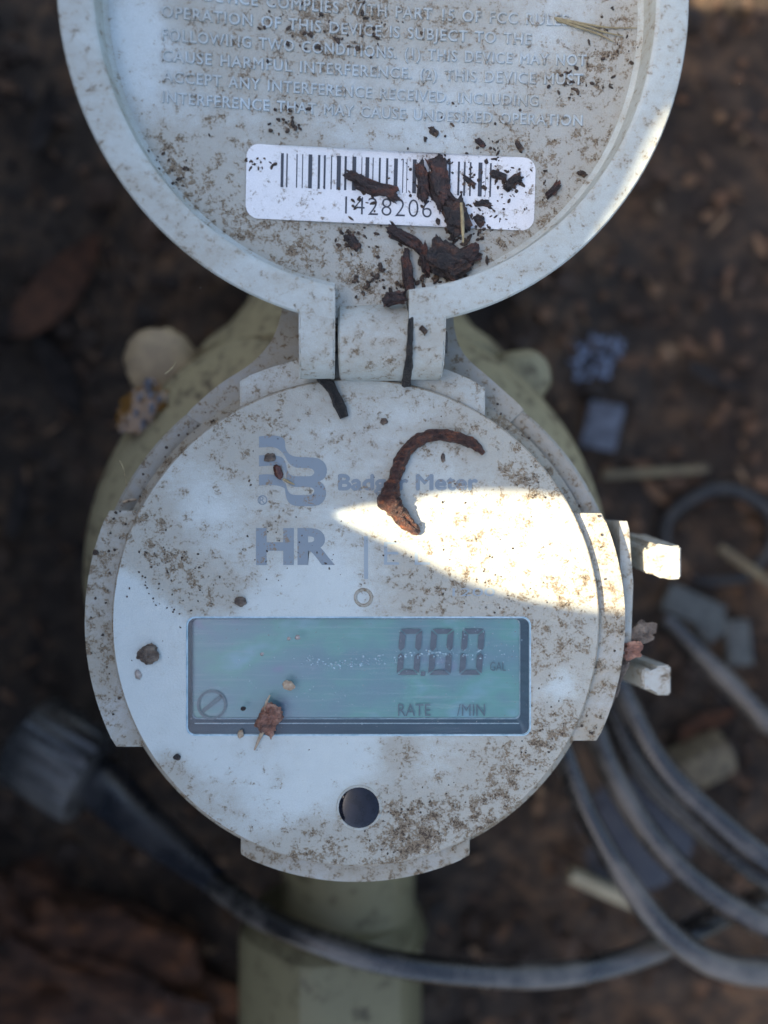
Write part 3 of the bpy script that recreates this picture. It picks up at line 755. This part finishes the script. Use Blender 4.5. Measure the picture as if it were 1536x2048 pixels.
for x, y, z in vs:            # flats of the coupling nut
    dx, dz = x - (BC.x - 4.4), z + 66; r = math.hypot(dx, dz); a = math.atan2(dz, dx) - R(90) + R(18)
    lim = 20.6 / math.cos((a + R(30)) % R(60) - R(30))
    if r > 19 and y > BC.y - 122: r = .6 * min(r, lim) + .4 * min(r, 21.8)
    a += R(90) - R(18); hexv.append((BC.x - 4.4 + r * math.cos(a), y, -66 + r * math.sin(a)))
part('coupling_nut', hexv, fs, M['nut'], angle=18)
for px, py, z, r, mat in ((310, 722, -47, 8.2, 'lug'), (1048, 748, -47, 6.6, 'bronze')):
    c = W(px, py, z)
    vs, fs = revolve([(.01, 0), (r * .3, -.1), (r * .55, -.3), (r * .85, -1.6), (r, -4), (r, -9), (r, -26)], c, 40)
    part('bolt_lug', [c + (Vector(v) - c) * (1 + .16 * fnoise(v, .13, 4)) for v in vs], fs, M[mat], parent=body)

# ------------------------------------------------------------------ cable with connector and coil
cb = empty('signal_cable', (-60, -60, GZ))
tag(cb, 'black dusty signal cable with ribbed connector, coiled beside the meter', 'cable')
CB = Vector((-60, -60, GZ))
def cpart(name, path, mat, rough=0.04, n=16, sub=8, rs=.5):
    P = [W(px, py, z) for px, py, z, r in path]; rr = [r for *_, r in path]
    return mesh_obj(name, *tube(P, rr, n, sub, rough, rs), mat, cb, CB)
# ribbed connector nut
p0, p1 = W(60, 1478, -84), W(192, 1560, -80)
ax_ = (p1 - p0); L = ax_.length; q = ax_.to_track_quat('Z', 'Y'); vs, fs = [], []
kn, prof = 72, [(.01, -1), (10.2, -1), (11.6, .2), (12.2, 1.5), (12.2, L - 2), (11.6, L - .6), (10.2, L), (.01, L)]
for i in range(kn):
    a = 2 * math.pi * i / kn
    for j, (r, h) in enumerate(prof):
        rr = r * (1 + (.028 if (i // 2) % 2 else -.028) * (1 if 2 < j < 6 else 0)); vs.append(p0 + q @ Vector((rr * math.cos(a), rr * math.sin(a), h)))
k = len(prof); fs = [(i * k + j, ((i + 1) % kn) * k + j, ((i + 1) % kn) * k + j + 1, i * k + j + 1) for i in range(kn) for j in range(k - 1)]
mesh_obj('connector_nut', vs, fs, M['nutgrey'], cb, CB)
cpart('strain_relief', [(188, 1556, -80, 6.2), (230, 1592, -77, 6.6), (285, 1645, -71, 5.4), (340, 1690, -66, 4.7), (400, 1738, -60, 3.7), (430, 1762, -57, 3.2)], M['boot'], .02)
cpart('cable_strand', [(395, 1735, -60, 2.6), (450, 1782, -55, 2.7), (530, 1836, -48, 2.7), (640, 1885, -42, 2.7), (780, 1925, -41, 2.7), (930, 1946, -43, 2.7), (1080, 1951, -47, 2.75), (1220, 1930, -52, 2.8), (1340, 1885, -58, 2.9), (1440, 1835, -66, 3.0), (1545, 1790, -76, 3.0), (1680, 1720, -86, 3.0)], M['cable'])
for path in ([(1080, 1380, -70, 2.6), (1125, 1500, -62, 2.6), (1180, 1640, -56, 2.6), (1258, 1770, -52, 2.7), (1330, 1858, -50, 2.9), (1425, 1925, -50, 3.1), (1540, 1945, -52, 3.2), (1680, 1930, -56, 3.2)],
             [(1150, 1350, -74, 2.8), (1188, 1460, -68, 2.8), (1240, 1580, -62, 2.9), (1320, 1695, -58, 2.9), (1420, 1785, -56, 3.0), (1545, 1855, -56, 3.2), (1690, 1890, -60, 3.2)],
             [(1180, 1310, -84, 2.6), (1225, 1430, -78, 2.6), (1290, 1555, -74, 2.6), (1395, 1655, -70, 2.6), (1470, 1715, -68, 2.6), (1545, 1765, -68, 2.6), (1690, 1820, -70, 2.6)],
             [(1200, 1270, -78, 3.0), (1250, 1400, -70, 3.0), (1318, 1525, -65, 3.1), (1418, 1625, -62, 3.2), (1545, 1725, -60, 3.4), (1690, 1790, -62, 3.4)],
             [(1330, 1240, -92, 2.8), (1420, 1330, -86, 2.8), (1480, 1390, -83, 2.9), (1545, 1455, -80, 3.0), (1680, 1540, -80, 3.0)]):
    cpart('cable_loop', path, M['cable'])

# ------------------------------------------------------------------ debris
def ico(sub):
    bm = bmesh.new(); bmesh.ops.create_icosphere(bm, subdivisions=sub, radius=1.0)
    v = [x.co.copy() for x in bm.verts]; f = [tuple(y.index for y in x.verts) for x in bm.faces]; bm.free(); return v, f
ICO = {k: ico(k) for k in (1, 2, 3, 4)}
def lump_mesh(l, w_, h, seed, rough=.35, sub=3, rs=1.3, power=.6):
    v0, f = ICO[sub]; o = Vector((seed * 3.7, seed * 1.3, 0)); out = []
    for p in v0:
        q = Vector([math.copysign(abs(c) ** power, c) for c in p])
        k = 1 + rough * fnoise(p * rs + o, 1.0, 3) + rough * .35 * fnoise(Vector((p.x * .8, p.y * 3, p.z * 3)) * rs + o, 1.6, 2)
        q = Vector((q.x * l / 2, q.y * w_ / 2, q.z * h / 2)) * k
        q *= 1 + .10 * mnoise.noise(p * 7.0 + o) + .06 * mnoise.noise(p * 15.0 + o)
        q.y += l * .12 * mnoise.noise(Vector((p.x * 1.1 + seed, 0, 0)))
        q.z = max(q.z, -h * .42); out.append(q)
    return out, f
LQ = LM
def on_lid(px, py, up):
    p = lid_local(px, py); return LC + LM @ (p + Vector((0, 0, up)))
def place(name, mesh, pos, ang, mat, tilt=None, angle=50):
    vs, fs = mesh
    m = (tilt if tilt is not None else Matrix.Identity(3)) @ Matrix.Rotation(ang, 3, 'Z')
    return mesh_obj(name, [pos + m @ Vector(v) for v in vs], fs, mat, None, pos, True, angle)
# (from pixel, to pixel, width mm, height mm, material, name, label, category)
LIDCHIPS = [((694, 352), (792, 400), 2.3, 1.6, 'bark', 'bark_chip', 'long brown bark chip lying across the left barcode bars above serial digits', 'bark chip', 21),
            ((862, 318), (893, 420), 3.6, 2.0, 'bark', 'bark_chip', 'long reddish bark chip standing upright across the middle of the barcode', 'bark chip', 22),
            ((838, 332), (852, 398), 2.2, 1.8, 'bark', 'bark_chip', 'short dark red bark flake touching the left side of the long upright chip', 'bark chip', 23),
            ((778, 453), (842, 505), 2.2, 2.0, 'bark', 'bark_chip', 'dark curled bark strip starting at the bottom edge of the white label', 'bark chip', 24),
            ((842, 492), (855, 552), 1.5, 1.7, 'bark', 'bark_chip', 'thin red brown bark strip on left side of the big clump below the label', 'bark chip', 25),
            ((812, 506), (818, 592), 1.7, 1.7, 'bark', 'bark_strip', 'narrow upright bark strip in the hinge channel of the lid', 'bark strip', 26),
            ((905, 405), (918, 470), 4.2, 2.2, 'bark_dark', 'soil_clump', 'dark crumbly soil clump on the lower edge of the white label', 'soil clump', 27),
            ((860, 500), (925, 545), 5.6, 3.2, 'bark_dark', 'soil_clump', 'largest dark clump of soil and bark below the white label', 'soil clump', 28),
            ((915, 528), (955, 502), 3.2, 2.4, 'bark', 'bark_chip', 'reddish bark lump on the right end of the big clump', 'bark chip', 29),
            ((770, 600), (806, 588), 2.4, 2.2, 'bark', 'bark_chip', 'reddish crumb of bark wedged at the top corner of the hinge barrel', 'bark chip', 30),
            ((696, 470), (716, 500), 1.6, 1.2, 'bark_dark', 'soil_clump', 'small dark soil clump below the label, left of the hinge channel', 'soil clump', 31),
            ((1094, 396), (1116, 368), 1.2, 1.2, 'bark', 'bark_chip', 'small red brown chip just right of the white label', 'bark chip', 32),
            ((1010, 378), (1040, 350), 1.6, 1.3, 'bark_dark', 'bark_chip', 'dark chip on the right end of the label beside the last bars', 'bark chip', 33),
            ((985, 345), (1010, 360), 1.4, 1.2, 'bark_dark', 'bark_chip', 'dark flake touching the last bars of the barcode', 'bark chip', 34),
            ((925, 355), (950, 372), .8, .8, 'bark_dark', 'bark_chip', 'thin dark sliver lying over the right barcode bars', 'bark chip', 35),
            ((950, 432), (966, 450), 1.5, 1.0, 'bark_dark', 'bark_chip', 'dark oval flake right of the clump on the label edge', 'bark chip', 36),
            ((950, 405), (982, 410), 1.1, 1.0, 'bark_dark', 'bark_chip', 'dark bent flake under the right barcode bars', 'bark chip', 37),
            ((862, 258), (874, 272), 1.1, 1.0, 'grit', 'soil_crumb', 'brown soil crumb below the raised lettering, above the label', 'crumb', 38),
            ((1032, 286), (1042, 302), 1.0, 1.0, 'grit', 'soil_crumb', 'dark crumb above the top right corner of the label', 'crumb', 39),
            ((952, 282), (968, 292), 1.0, .9, 'bark', 'soil_crumb', 'reddish crumb just above the right half of the label', 'crumb', 40),
            ((1156, 345), (1170, 352), .9, .9, 'grit', 'soil_crumb', 'dark crumb alone on the lid floor, right of the label', 'crumb', 41),
            ((842, 656), (852, 664), .9, .9, 'grit', 'soil_crumb', 'tan crumb on the right hinge arm of the lid', 'crumb', 42)]
for a, b, w_, h, mt, nm, lbl, cat, sd in LIDCHIPS:
    pa, pb = on_lid(*a, h * .25), on_lid(*b, h * .25)
    d = pb - pa; L = d.length + .3
    pos = (pa + pb) / 2
    if sd == 42: pos = W(847, 660, 7.6)
    if sd == 30: pos = W(788, 597, 6.6)
    o = place(nm, lump_mesh(L * .92, w_ * .82, h * .8, sd, .5, 4 if L > 3 else 3, 1.8), pos, math.atan2(d.y, d.x), M[mt], LM if sd not in (42, 30) else None)
    tag(o, lbl, cat, 'debris on the lid')
# straw and dry needles on the lid
def thin(name, pix, surf, r, mat, lbl, cat, group=None, rough=0.0):
    P = [surf(px, py) for px, py in pix]
    o = mesh_obj(name, *tube(P, [r * .8] + [r] * (len(P) - 2) + [r * .4], 7, 6, rough, 1.0), mat, None, P[0])
    return tag(o, lbl, cat, group)
thin('straw', [(917, 414), (919, 440), (920, 465), (921, 492)], lambda x, y: on_lid(x, y, 2.6), .28, M['straw'], 'short pale yellow straw lying on the clump at the label edge', 'straw')
nb = empty('needle_bundle', W(1108, 38, 10)); tag(nb, 'bundle of thin dry needles on the lid beside the last lettering line end', 'needles')
for pix in ([(1108, 38), (1160, 48), (1215, 57), (1272, 58)], [(1112, 42), (1160, 58), (1200, 72), (1226, 86)], [(1110, 40), (1165, 53), (1210, 67), (1245, 74)]):
    P = [on_lid(x, y, .35) for x, y in pix]
    mesh_obj('needle', *tube(P, [.2, .17, .14, .08], 6, 6), M['needle'], nb, W(1108, 38, 10))

# curled root on the face
rp = [(966, 908, 5), (952, 893, 10), (930, 882, 11), (900, 874, 13), (868, 871, 11.5), (838, 881, 12.5), (815, 900, 12.5), (800, 925, 15), (791, 950, 14), (783, 975, 18), (779, 998, 23), (790, 1020, 20), (806, 1040, 15), (823, 1054, 13), (837, 1066, 7)]
P = [W(px, py, 0) + Vector((0, 0, r / 14.0 * .8)) for px, py, r in rp]
root = mesh_obj('curled_root', *tube(P, [r / 14.0 for *_, r in rp], 26, 16, .34, .8, 3), M['root'], None, W(790, 950, 0), True, 60)
tag(root, 'red brown curled root piece lying on the register face', 'root')
rp = [(640, 755, 9), (655, 768, 11), (668, 788, 9.5), (680, 812, 11), (689, 836, 9)]
P = [W(px, py, 0) + Vector((0, 0, r / 12.2 * .96)) for px, py, r in rp]
o = mesh_obj('black_twig', *tube(P, [r / 12.2 for *_, r in rp], 14, 8, .3, 1.1, 8), M['black_twig'], None, W(668, 790, 0), True, 60)
tag(o, 'short black twig poking out from under the hinge', 'twig')
rp = [(822, 612, 7), (822, 650, 5), (819, 690, 6), (816, 730, 7), (812, 768, 9)]
zz = [7.0, 7.6, 7.5, 5.8, 1.0]
P = [W(px, py, z) for (px, py, r), z in zip(rp, zz)]
o = mesh_obj('black_rootlet', *tube(P, [r / 12.4 for *_, r in rp], 10, 8, .45, 1.3, 5), M['black_twig'], None, P[-1], True, 60)
tag(o, 'thin black rootlet stuck in the gap between hinge barrel and right arm', 'rootlet')

# things on the display window
bud = empty('dry_bud', W(540, 1435, 0)); tag(bud, 'pinkish brown dry bud with a thin stem on the display window', 'bud')
b0 = W(540, 1435, 0)
vs, fs = lump_mesh(5.0, 3.6, 2.8, 51, .38, 4, 1.6, .9); m = Matrix.Rotation(R(78), 3, 'Z')
mesh_obj('bud_body', [b0 + Vector((0, 0, 1.1)) + m @ v for v in vs], fs, M['bud'], bud, b0, True, 50)
P = [W(540, 1390, .8), W(531, 1412, 1.4), W(533, 1445, 1.6), W(524, 1465, .8), W(509, 1500, .3)]
mesh_obj('stem', *tube(P, [.12, .22, .3, .36, .14], 8, 6, .2, 1.2), M['husk'], bud, b0)
def bit(name, px, py, l, w_, h, ang, mat, lbl, cat, sd, z=0.0, rough=.25, sub=2, group='small debris on the register face'):
    o = place(name, lump_mesh(l, w_, h, sd, rough, sub + 1, 1.2, 1.0), W(px, py, z) + Vector((0, 0, h * .34)), R(ang), M[mat])
    return tag(o, lbl, cat, group)
bit('husk', 577, 1370, 2.0, 1.5, .7, -20, 'husk', 'pale teardrop husk in the middle of the display window', 'husk', 61)
bit('husk', 482, 1467, 1.0, 1.4, .8, 0, 'husk', 'tiny pale husk on the bottom edge of the display window', 'husk', 62)
bit('soil_crumb', 487, 1417, .8, .7, .6, 0, 'bark_dark', 'tiny dark crumb on the display window left of the bud', 'crumb', 63)
bit('water_drop', 595, 1275, .9, .8, .4, 0, 'drop', 'larger of the two specks near the top of the display window', 'droplet', 64)
bit('water_drop', 578, 1277, .6, .6, .3, 0, 'drop', 'smaller of the two specks near the top of the display window', 'droplet', 65)
bit('water_drop', 524, 1308, .6, .6, .3, 0, 'drop', 'lone speck on the left part of the display window', 'droplet', 66)
sd = bit('seed', 557, 944, 2.5, 1.4, 1.2, -68, 'seed', 'glossy dark brown seed lying on the printed emblem', 'seed', 67, rough=.08, sub=3)
P = [W(563, 957, .5), W(576, 963, .5), W(589, 969, .2)]
thin('grass_bit', [(566, 958), (578, 964), (589, 969)], lambda x, y: W(x, y, .3), .22, M['straw'], 'short pale green stalk beside the brown seed on the emblem', 'stalk')
bit('mud_drop', 540, 915, 1.9, 1.4, .7, 20, 'mud', 'grey brown mud drop on the emblem above the seed', 'mud drop', 68)
bit('mud_lump', 298, 1308, 3.4, 2.9, 1.5, 20, 'mud', 'round brown mud lump left of the display window', 'mud lump', 69, rough=.35, sub=3)
bit('pale_drop', 277, 1349, 1.6, 1.1, .5, 100, 'drop', 'pale smear drop just below the mud lump', 'mud drop', 70)
bit('mud_drop', 481, 1203, 2.0, 1.5, .8, -10, 'mud', 'dark mud drop above the left half of the display window', 'mud drop', 71)
bit('soil_crumb', 355, 1513, 1.2, 1.0, .8, 0, 'bark_dark', 'dark crumb below the left corner of the display window', 'crumb', 72)
bit('soil_crumb', 768, 843, 1.2, 1.1, .5, 0, 'mud', 'round brown crumb under the hinge above the curled root', 'crumb', 73)
bit('soil_crumb', 886, 916, .7, 1.4, .4, 0, 'mud', 'small dark flake inside the curve of the root', 'crumb', 74)
bit('soil_crumb', 192, 1105, 1.0, .9, .7, 0, 'grit', 'yellowish crumb on the left collar tab', 'crumb', 75, z=-1.3)
thin('fibre', [(239, 921), (247, 938), (254, 975)], lambda x, y: W(x, y, -5.2 + (975 - y) * .05), .10, M['straw'], 'pale fibre standing on the collar edge at upper left', 'fibre')
thin('fibre', [(330, 748), (345, 735), (352, 722)], lambda x, y: W(x, y, -4.6), .14, M['straw'], 'pale fibre on the collar shelf below the bolt lug', 'fibre')
thin('splinter', [(246, 1004), (262, 1000), (274, 999)], lambda x, y: W(x, y, -5.4), .28, M['husk'], 'orange splinter in the collar groove above the left tab', 'splinter')
thin('fibre', [(1000, 830), (1012, 842), (1028, 850)], lambda x, y: W(x, y, -5.5), .12, M['straw'], 'pale fibre on the collar shelf right of the hinge', 'fibre')
# bark stuck by the lower clip prong
def rag(name, px, py, l, w_, h, ang, mat, lbl, cat, sd, z):
    return tag(place(name, lump_mesh(l, w_, h, sd, .6, 3, 1.6, .7), W(px, py, z), R(ang), M[mat]), lbl, cat, 'debris by the clips')
rag('bark_chip', 1275, 1272, 5.2, 3.2, 1.8, 25, 'mud', 'ragged brown bark bit above the lower clip prong', 'bark chip', 81, -5)
rag('bark_chip', 1262, 1300, 3.4, 2.4, 1.8, 20, 'bud', 'pinkish bark bit against the collar edge by the lower clip prong', 'bark chip', 82, -4)
rag('bark_strip', 1236, 1355, 8.5, 1.6, 1.4, 75, 'mud', 'upright brown bark strip along the right collar edge', 'bark strip', 83, -5)
# amber sap clump on the body's shoulder
ab = tag(place('sap_clump', lump_mesh(11, 8, 3.6, 91, .55, 3, 1.8, .9), W(283, 812, -36), R(50), M['amber']), 'wet amber clump on the bronze shoulder left of the collar', 'sap clump')
for i, (px, py, r) in enumerate(((296, 770, 1.1), (301, 790, .7), (303, 818, .8), (272, 826, .6), (318, 798, .6), (287, 848, .7), (279, 796, .5))):
    v, f = lump_mesh(r * 1.5, r * 2.4, r * .8, 95 + i, .6, 2, 1.4, 1.0); c = W(px, py, -33.8)
    mesh_obj('bubble', [c + x for x in v], f, M['card'], ab, W(283, 812, -36))
# specks and crumbs nobody could count
# (beads first: a wavy row of tiny water beads on the window)
def scatter(name, items, mat, kind='stuff', lbl=None, cat=None):
    v0, f0 = ICO[1]; V, Fs, T = [], [], []
    for p, s, e, seed, tone in items:
        m = (e.to_matrix() if e is not None else Matrix.Identity(3)); b = len(V); rg = random.Random(seed)
        V += [p + m @ Vector([c * k * rg.uniform(.7, 1.25) for c, k in zip(q, s)]) for q in v0]
        Fs += [tuple(b + i for i in t) for t in f0]; T += [tone] * len(v0)
    o = mesh_obj(name, V, Fs, mat, None, (0, 0, 0), True, 30)
    at = o.data.attributes.new('tone', 'FLOAT', 'POINT'); at.data.foreach_set('value', T)
    return tag(o, lbl, cat, None, kind)
rg = random.Random(21); items = []
for k in range(120):
    t_ = rg.random(); px = 612 + 360 * t_; py = 1322 + 7 * math.sin(t_ * 7) - 16 * t_ * t_ + rg.gauss(0, 5); s = rg.uniform(.06, .2)
    items.append((W(px, py, 0) + Vector((0, 0, -.06)), (s * 1.2, s, s * .6), None, k, .5))
for k in range(70):
    s = rg.uniform(.05, .13); items.append((W(rg.uniform(860, 1045), rg.uniform(1250, 1330), 0) + Vector((0, 0, -.06)), (s, s, s * .6), None, k, .5))
for k in range(60):
    s = rg.uniform(.05, .14); items.append((W(rg.uniform(390, 1040), rg.uniform(1250, 1455), 0) + Vector((0, 0, -.06)), (s, s, s * .6), None, k, .5))
scatter('water_beads', items, M['bead'], lbl='wavy row of tiny water beads on the display window', cat='water beads')
rg = random.Random(11); items = []
def crumbs_lid(px, py, sp, n, s0, s1):
    for _ in range(n):
        x, y = px + rg.gauss(0, sp), py + rg.gauss(0, sp * .8); s = rg.uniform(s0, s1)
        items.append((on_lid(x, y, s * .5), (s * rg.uniform(.7, 2.2), s * rg.uniform(.7, 1.2), s * .7), Euler((0, 0, rg.uniform(0, 6))), rg.random(), rg.random()))
for a in ((1000, 350, 35, 60, .12, .32), (950, 420, 40, 40, .1, .3), (890, 520, 45, 70, .15, .5), (930, 470, 30, 30, .12, .4), (860, 360, 35, 35, .12, .35), (720, 400, 20, 15, .12, .4), (705, 480, 22, 30, .12, .35), (740, 560, 22, 20, .15, .4),
          (1000, 430, 40, 50, .06, .16), (810, 580, 18, 25, .15, .4), (600, 60, 45, 30, .12, .35), (725, 65, 40, 30, .12, .35), (1150, 170, 25, 20, .1, .3), (1225, 110, 40, 30, .1, .3), (335, 340, 30, 30, .1, .3), (575, 250, 20, 20, .1, .35), (515, 322, 14, 18, .1, .28), (980, 300, 60, 30, .08, .3), (760, 250, 280, 70, .06, .18)):
    crumbs_lid(*a)
scatter('lid_crumbs', items, M['grit'], lbl='fine brown soil crumbs scattered over the inside of the lid', cat='soil crumbs')
items = []
for px, py, sp, n, s0, s1 in ((330, 1150, 40, 40, .08, .2), (850, 1640, 40, 40, .08, .2), (800, 1690, 60, 40, .06, .16), (1080, 1470, 40, 40, .07, .2), (1080, 960, 40, 30, .08, .2), (711, 1245, 270, 110, .05, .14), (600, 1100, 60, 30, .07, .18), (1000, 1130, 80, 40, .07, .18), (400, 1180, 50, 30, .07, .2)):
    for _ in range(n):
        x, y = px + rg.gauss(0, sp), py + rg.gauss(0, sp)
        if math.hypot(x - 711, y - 1245) > 470 or (370 < x < 1064 and 1232 < y < 1474): continue
        s = rg.uniform(s0, s1); items.append((W(x, y, 0) + Vector((0, 0, s * .4)), (s * rg.uniform(.8, 1.8), s, s * .7), Euler((0, 0, rg.uniform(0, 6))), rg.random(), rg.random()))
for _ in range(150):
    a = rg.uniform(0, 2 * math.pi); r = rg.uniform(41, 44); x, y = FC.x + r * math.cos(a), FC.y + r * math.sin(a)
    z = -1.2 if abs(math.cos(a)) > .9 else (-4.5 if math.sin(a) > .3 and abs(x - FC.x - 1) > 22 else None)
    if z is None: continue
    s = rg.uniform(.1, .3); items.append((Vector((x, y, z + s * .4)), (s, s, s * .7), Euler((0, 0, rg.uniform(0, 6))), rg.random(), rg.random()))
scatter('face_crumbs', items, M['grit'], lbl='fine brown soil crumbs scattered over the register face and collar', cat='soil crumbs')

# ------------------------------------------------------------------ things lying round the meter
def gz(px, py, up=0):
    z = GZ
    for _ in range(5): p = W(px, py, z); z = ground_h(p.x, p.y)
    return W(px, py, z + up)
c = gz(1432, 1072, 3)
vs, fs = [], []
for i in range(48):
    a = 2 * math.pi * i / 48
    for k in range(12):
        b = 2 * math.pi * k / 12; r = 15.2 + .7 * math.sin(2 * a + 1) + .4 * math.sin(5 * a) + 2.4 * math.cos(b); vs.append((c.x + r * math.cos(a), c.y + r * .94 * math.sin(a), c.z + 3.6 * math.sin(b) + 2.2 * math.sin(a + .6)))
fs = [(i * 12 + k, ((i + 1) % 48) * 12 + k, ((i + 1) % 48) * 12 + (k + 1) % 12, i * 12 + (k + 1) % 12) for i in range(48) for k in range(12)]
tag(mesh_obj('rubber_ring', vs, fs, M['ring'], None, c), 'black rubber ring lying on the soil right of the meter', 'ring')
c = gz(1272, 1668, 5)
tag(mesh_obj('plastic_disc', *revolve([(.01, .6), (15.5, .6), (17, 0), (17.3, -1), (17.3, -4), (.01, -4)], (c.x, c.y, c.z), 48), M['disc'], None, c), 'round grey blue plastic disc under the cable loops', 'disc')
def stick(name, a, b, r, mat, lbl, cat, up=3, bend=0, rough=.15):
    pa, pb = gz(*a, up), gz(*b, up); mid = (pa + pb) / 2 + Vector((0, bend, 0))
    return tag(mesh_obj(name, *tube([pa, mid, pb], [r, r * 1.05, r * .9], 12, 8, rough, .4), mat, None, pa), lbl, cat)
stick('peeled_stick', (1140, 1748), (1285, 1812), 2.1, M['pale_stick'], 'pale peeled stick on the soil left of the plastic disc', 'stick', 5)
stick('wood_stub', (1345, 1545), (1448, 1498), 6.5, M['wood_end'], 'short pale wood stub beside the cable coil', 'wood stub', 6)
stick('dry_straw', (1205, 950), (1415, 938), 1.3, M['dull_straw'], 'long dry straw on the soil right of the collar', 'straw', 3)
stick('dry_straw', (1440, 1095), (1560, 1180), 1.3, M['dull_straw'], 'dry straw crossing inside the black rubber ring', 'straw', 7)
c = gz(1190, 712, 4); items = []
rg = random.Random(3)
for i in range(210):
    a = rg.uniform(0, 6.3); rm = 6.2 + 2.2 * math.sin(a * 2 + 1) + 1.6 * math.sin(a * 5); r = rm * rg.random() ** .6; s = rg.uniform(.2, .6)
    if r < 2.4 and rg.random() < .8: continue
    items.append((c + Vector((r * math.cos(a), r * 1.35 * math.sin(a), rg.uniform(-2.5, -1.2))), (s * rg.uniform(.8, 2.8), s, s * .6), Euler((0, 0, rg.uniform(0, 6))), i, .5))
o = scatter('mould_tuft', items, M['mould'], None, 'fluffy pale blue mould tuft on the dark soil right of the lid', 'mould')
c = gz(1205, 852, 5)
tag(bm_obj('plastic_chip', box_bm(c, (10, 13.5, 1.2), .4, Euler((R(12), R(-8), R(-12)))), M['card'], None, c), 'small pale grey plastic chip below the mould tuft', 'plastic chip')
wg = empty('wire_connector', gz(1410, 1240, 4)); tag(wg, 'milky plastic wire connector with angled wings below the rubber ring', 'connector')
wb = gz(1410, 1240, 4)
for (a, b, r) in (((1330, 1190), (1440, 1240), 4.2), ((1400, 1270), (1450, 1235), 3.2), ((1470, 1240), (1480, 1330), 3.6)):
    pa, pb = gz(*a, 6), gz(*b, 8); d = pb - pa
    bm_obj('wing', box_bm((pa + pb) / 2, (d.length, r * 2, 3.0), .5, Euler((0, 0, math.atan2(d.y, d.x)))), M['wing'], wg, wb)
# leaves
def leaf_mesh(L, w_, curl, seed, n=10, m=6):
    vs, fs = [], []; rg = random.Random(seed)
    for i in range(n + 1):
        t = i / n; hw = w_ / 2 * (math.sin(math.pi * t ** .8) ** .75 + .02)
        for j in range(m + 1):
            s = j / m * 2 - 1
            vs.append(Vector((L * (t - .5), hw * s, curl * L * ((t - .5) ** 2 * 1.2 + .5 * (s * w_ / L) ** 2) + .5 * fnoise((t * 3 + seed, s, 0), 1))))
    for i in range(n):
        for j in range(m): fs.append((i * (m + 1) + j, (i + 1) * (m + 1) + j, (i + 1) * (m + 1) + j + 1, i * (m + 1) + j + 1))
    k = len(vs); vs += [v - Vector((0, 0, .25)) for v in vs[:k]]; fs += [tuple(k + i for i in f[::-1]) for f in fs[:]]
    return vs, fs
LEAVES = [(118, 575, 40, 13, 52, 'leaf', 'large brown dead leaf on the soil left of the lid'), (90, 240, 20, 6, 70, 'leaf_grey', 'grey dead leaf at the upper left beside the lid edge'),
          (120, 745, 30, 8, 118, 'leaf_grey', 'narrow grey leaf below the large brown leaf'), 
          (1440, 760, 26, 5, -20, 'leaf_grey', 'long grey leaf right of the mould tuft'),
          (40, 1010, 22, 6, 80, 'leaf_grey', 'dull leaf at the left edge beside the bronze body'), 
          (1410, 1450, 20, 6, 30, 'leaf', 'brown leaf beside the wood stub'), 
          (100, 1870, 30, 9, 30, 'leaf', 'dark red leaf at the lower left corner')]
for i, (px, py, L, w_, a, mt, lbl) in enumerate(LEAVES):
    tag(place('dead_leaf', leaf_mesh(L, w_, .3, i), gz(px, py, 3.5), R(a), M[mt], Euler((R(8 * math.sin(i)), R(10 * math.cos(i * 2)), 0)).to_matrix()), lbl, 'leaf', 'dead leaves round the meter')
# rotten wood slab, lower left
pa, pb = gz(-140, 1800, 6), gz(520, 2180, 6); d = pb - pa
o = place('rotten_wood', lump_mesh(d.length, 46, 24, 140, .4, 4, 2.6, .8), (pa + pb) / 2 + Vector((0, 0, 2)), math.atan2(d.y, d.x), M['slab'])
tag(o, 'reddish brown rotten wood slab at the lower left corner', 'rotten wood')
# litter and clods
rg = random.Random(77); V, Fs, T = [], [], []
for i in range(1900):
    x, y = rg.uniform(-190, 190), rg.uniform(-200, 200); z = ground_h(x, y)
    L = rg.uniform(2.0, 8) * (1.3 if x > 60 and y > 0 else 1); vs, fs = leaf_mesh(L, L * rg.uniform(.15, .5), rg.uniform(-.2, .5), i, 4, 2)
    m = Euler((rg.gauss(0, .35), rg.gauss(0, .35), rg.uniform(0, 6.3))).to_matrix(); b = len(V); c = Vector((x, y, z + rg.uniform(.6, 2.5)))
    V += [c + m @ v for v in vs]; Fs += [tuple(b + q for q in f) for f in fs]; T += [rg.random() ** (1.7 if not (x > 45 and y > -20) else .65)] * len(vs)
o = mesh_obj('leaf_litter', V, Fs, M['litter']); o.data.attributes.new('tone', 'FLOAT', 'POINT').data.foreach_set('value', T)
tag(o, 'scattered bits of dead leaf and mulch over the dark soil', 'leaf litter', None, 'stuff')
items = []
for i in range(3600):
    x, y = rg.uniform(-200, 200), rg.uniform(-210, 210); s = rg.uniform(.5, 2.2) * (1 if rg.random() < .9 else 2.0)
    items.append((Vector((x, y, ground_h(x, y) + s * .3)), (s * rg.uniform(.8, 1.5), s, s * .8), Euler((rg.uniform(-.4, .4), 0, rg.uniform(0, 6))), i, rg.random() * (.55 if not (x > 45 and y > -20) else .95)))
scatter('soil_clods', items, M['litter'], lbl='loose clods of dark soil and mulch round the meter', cat='soil clods')
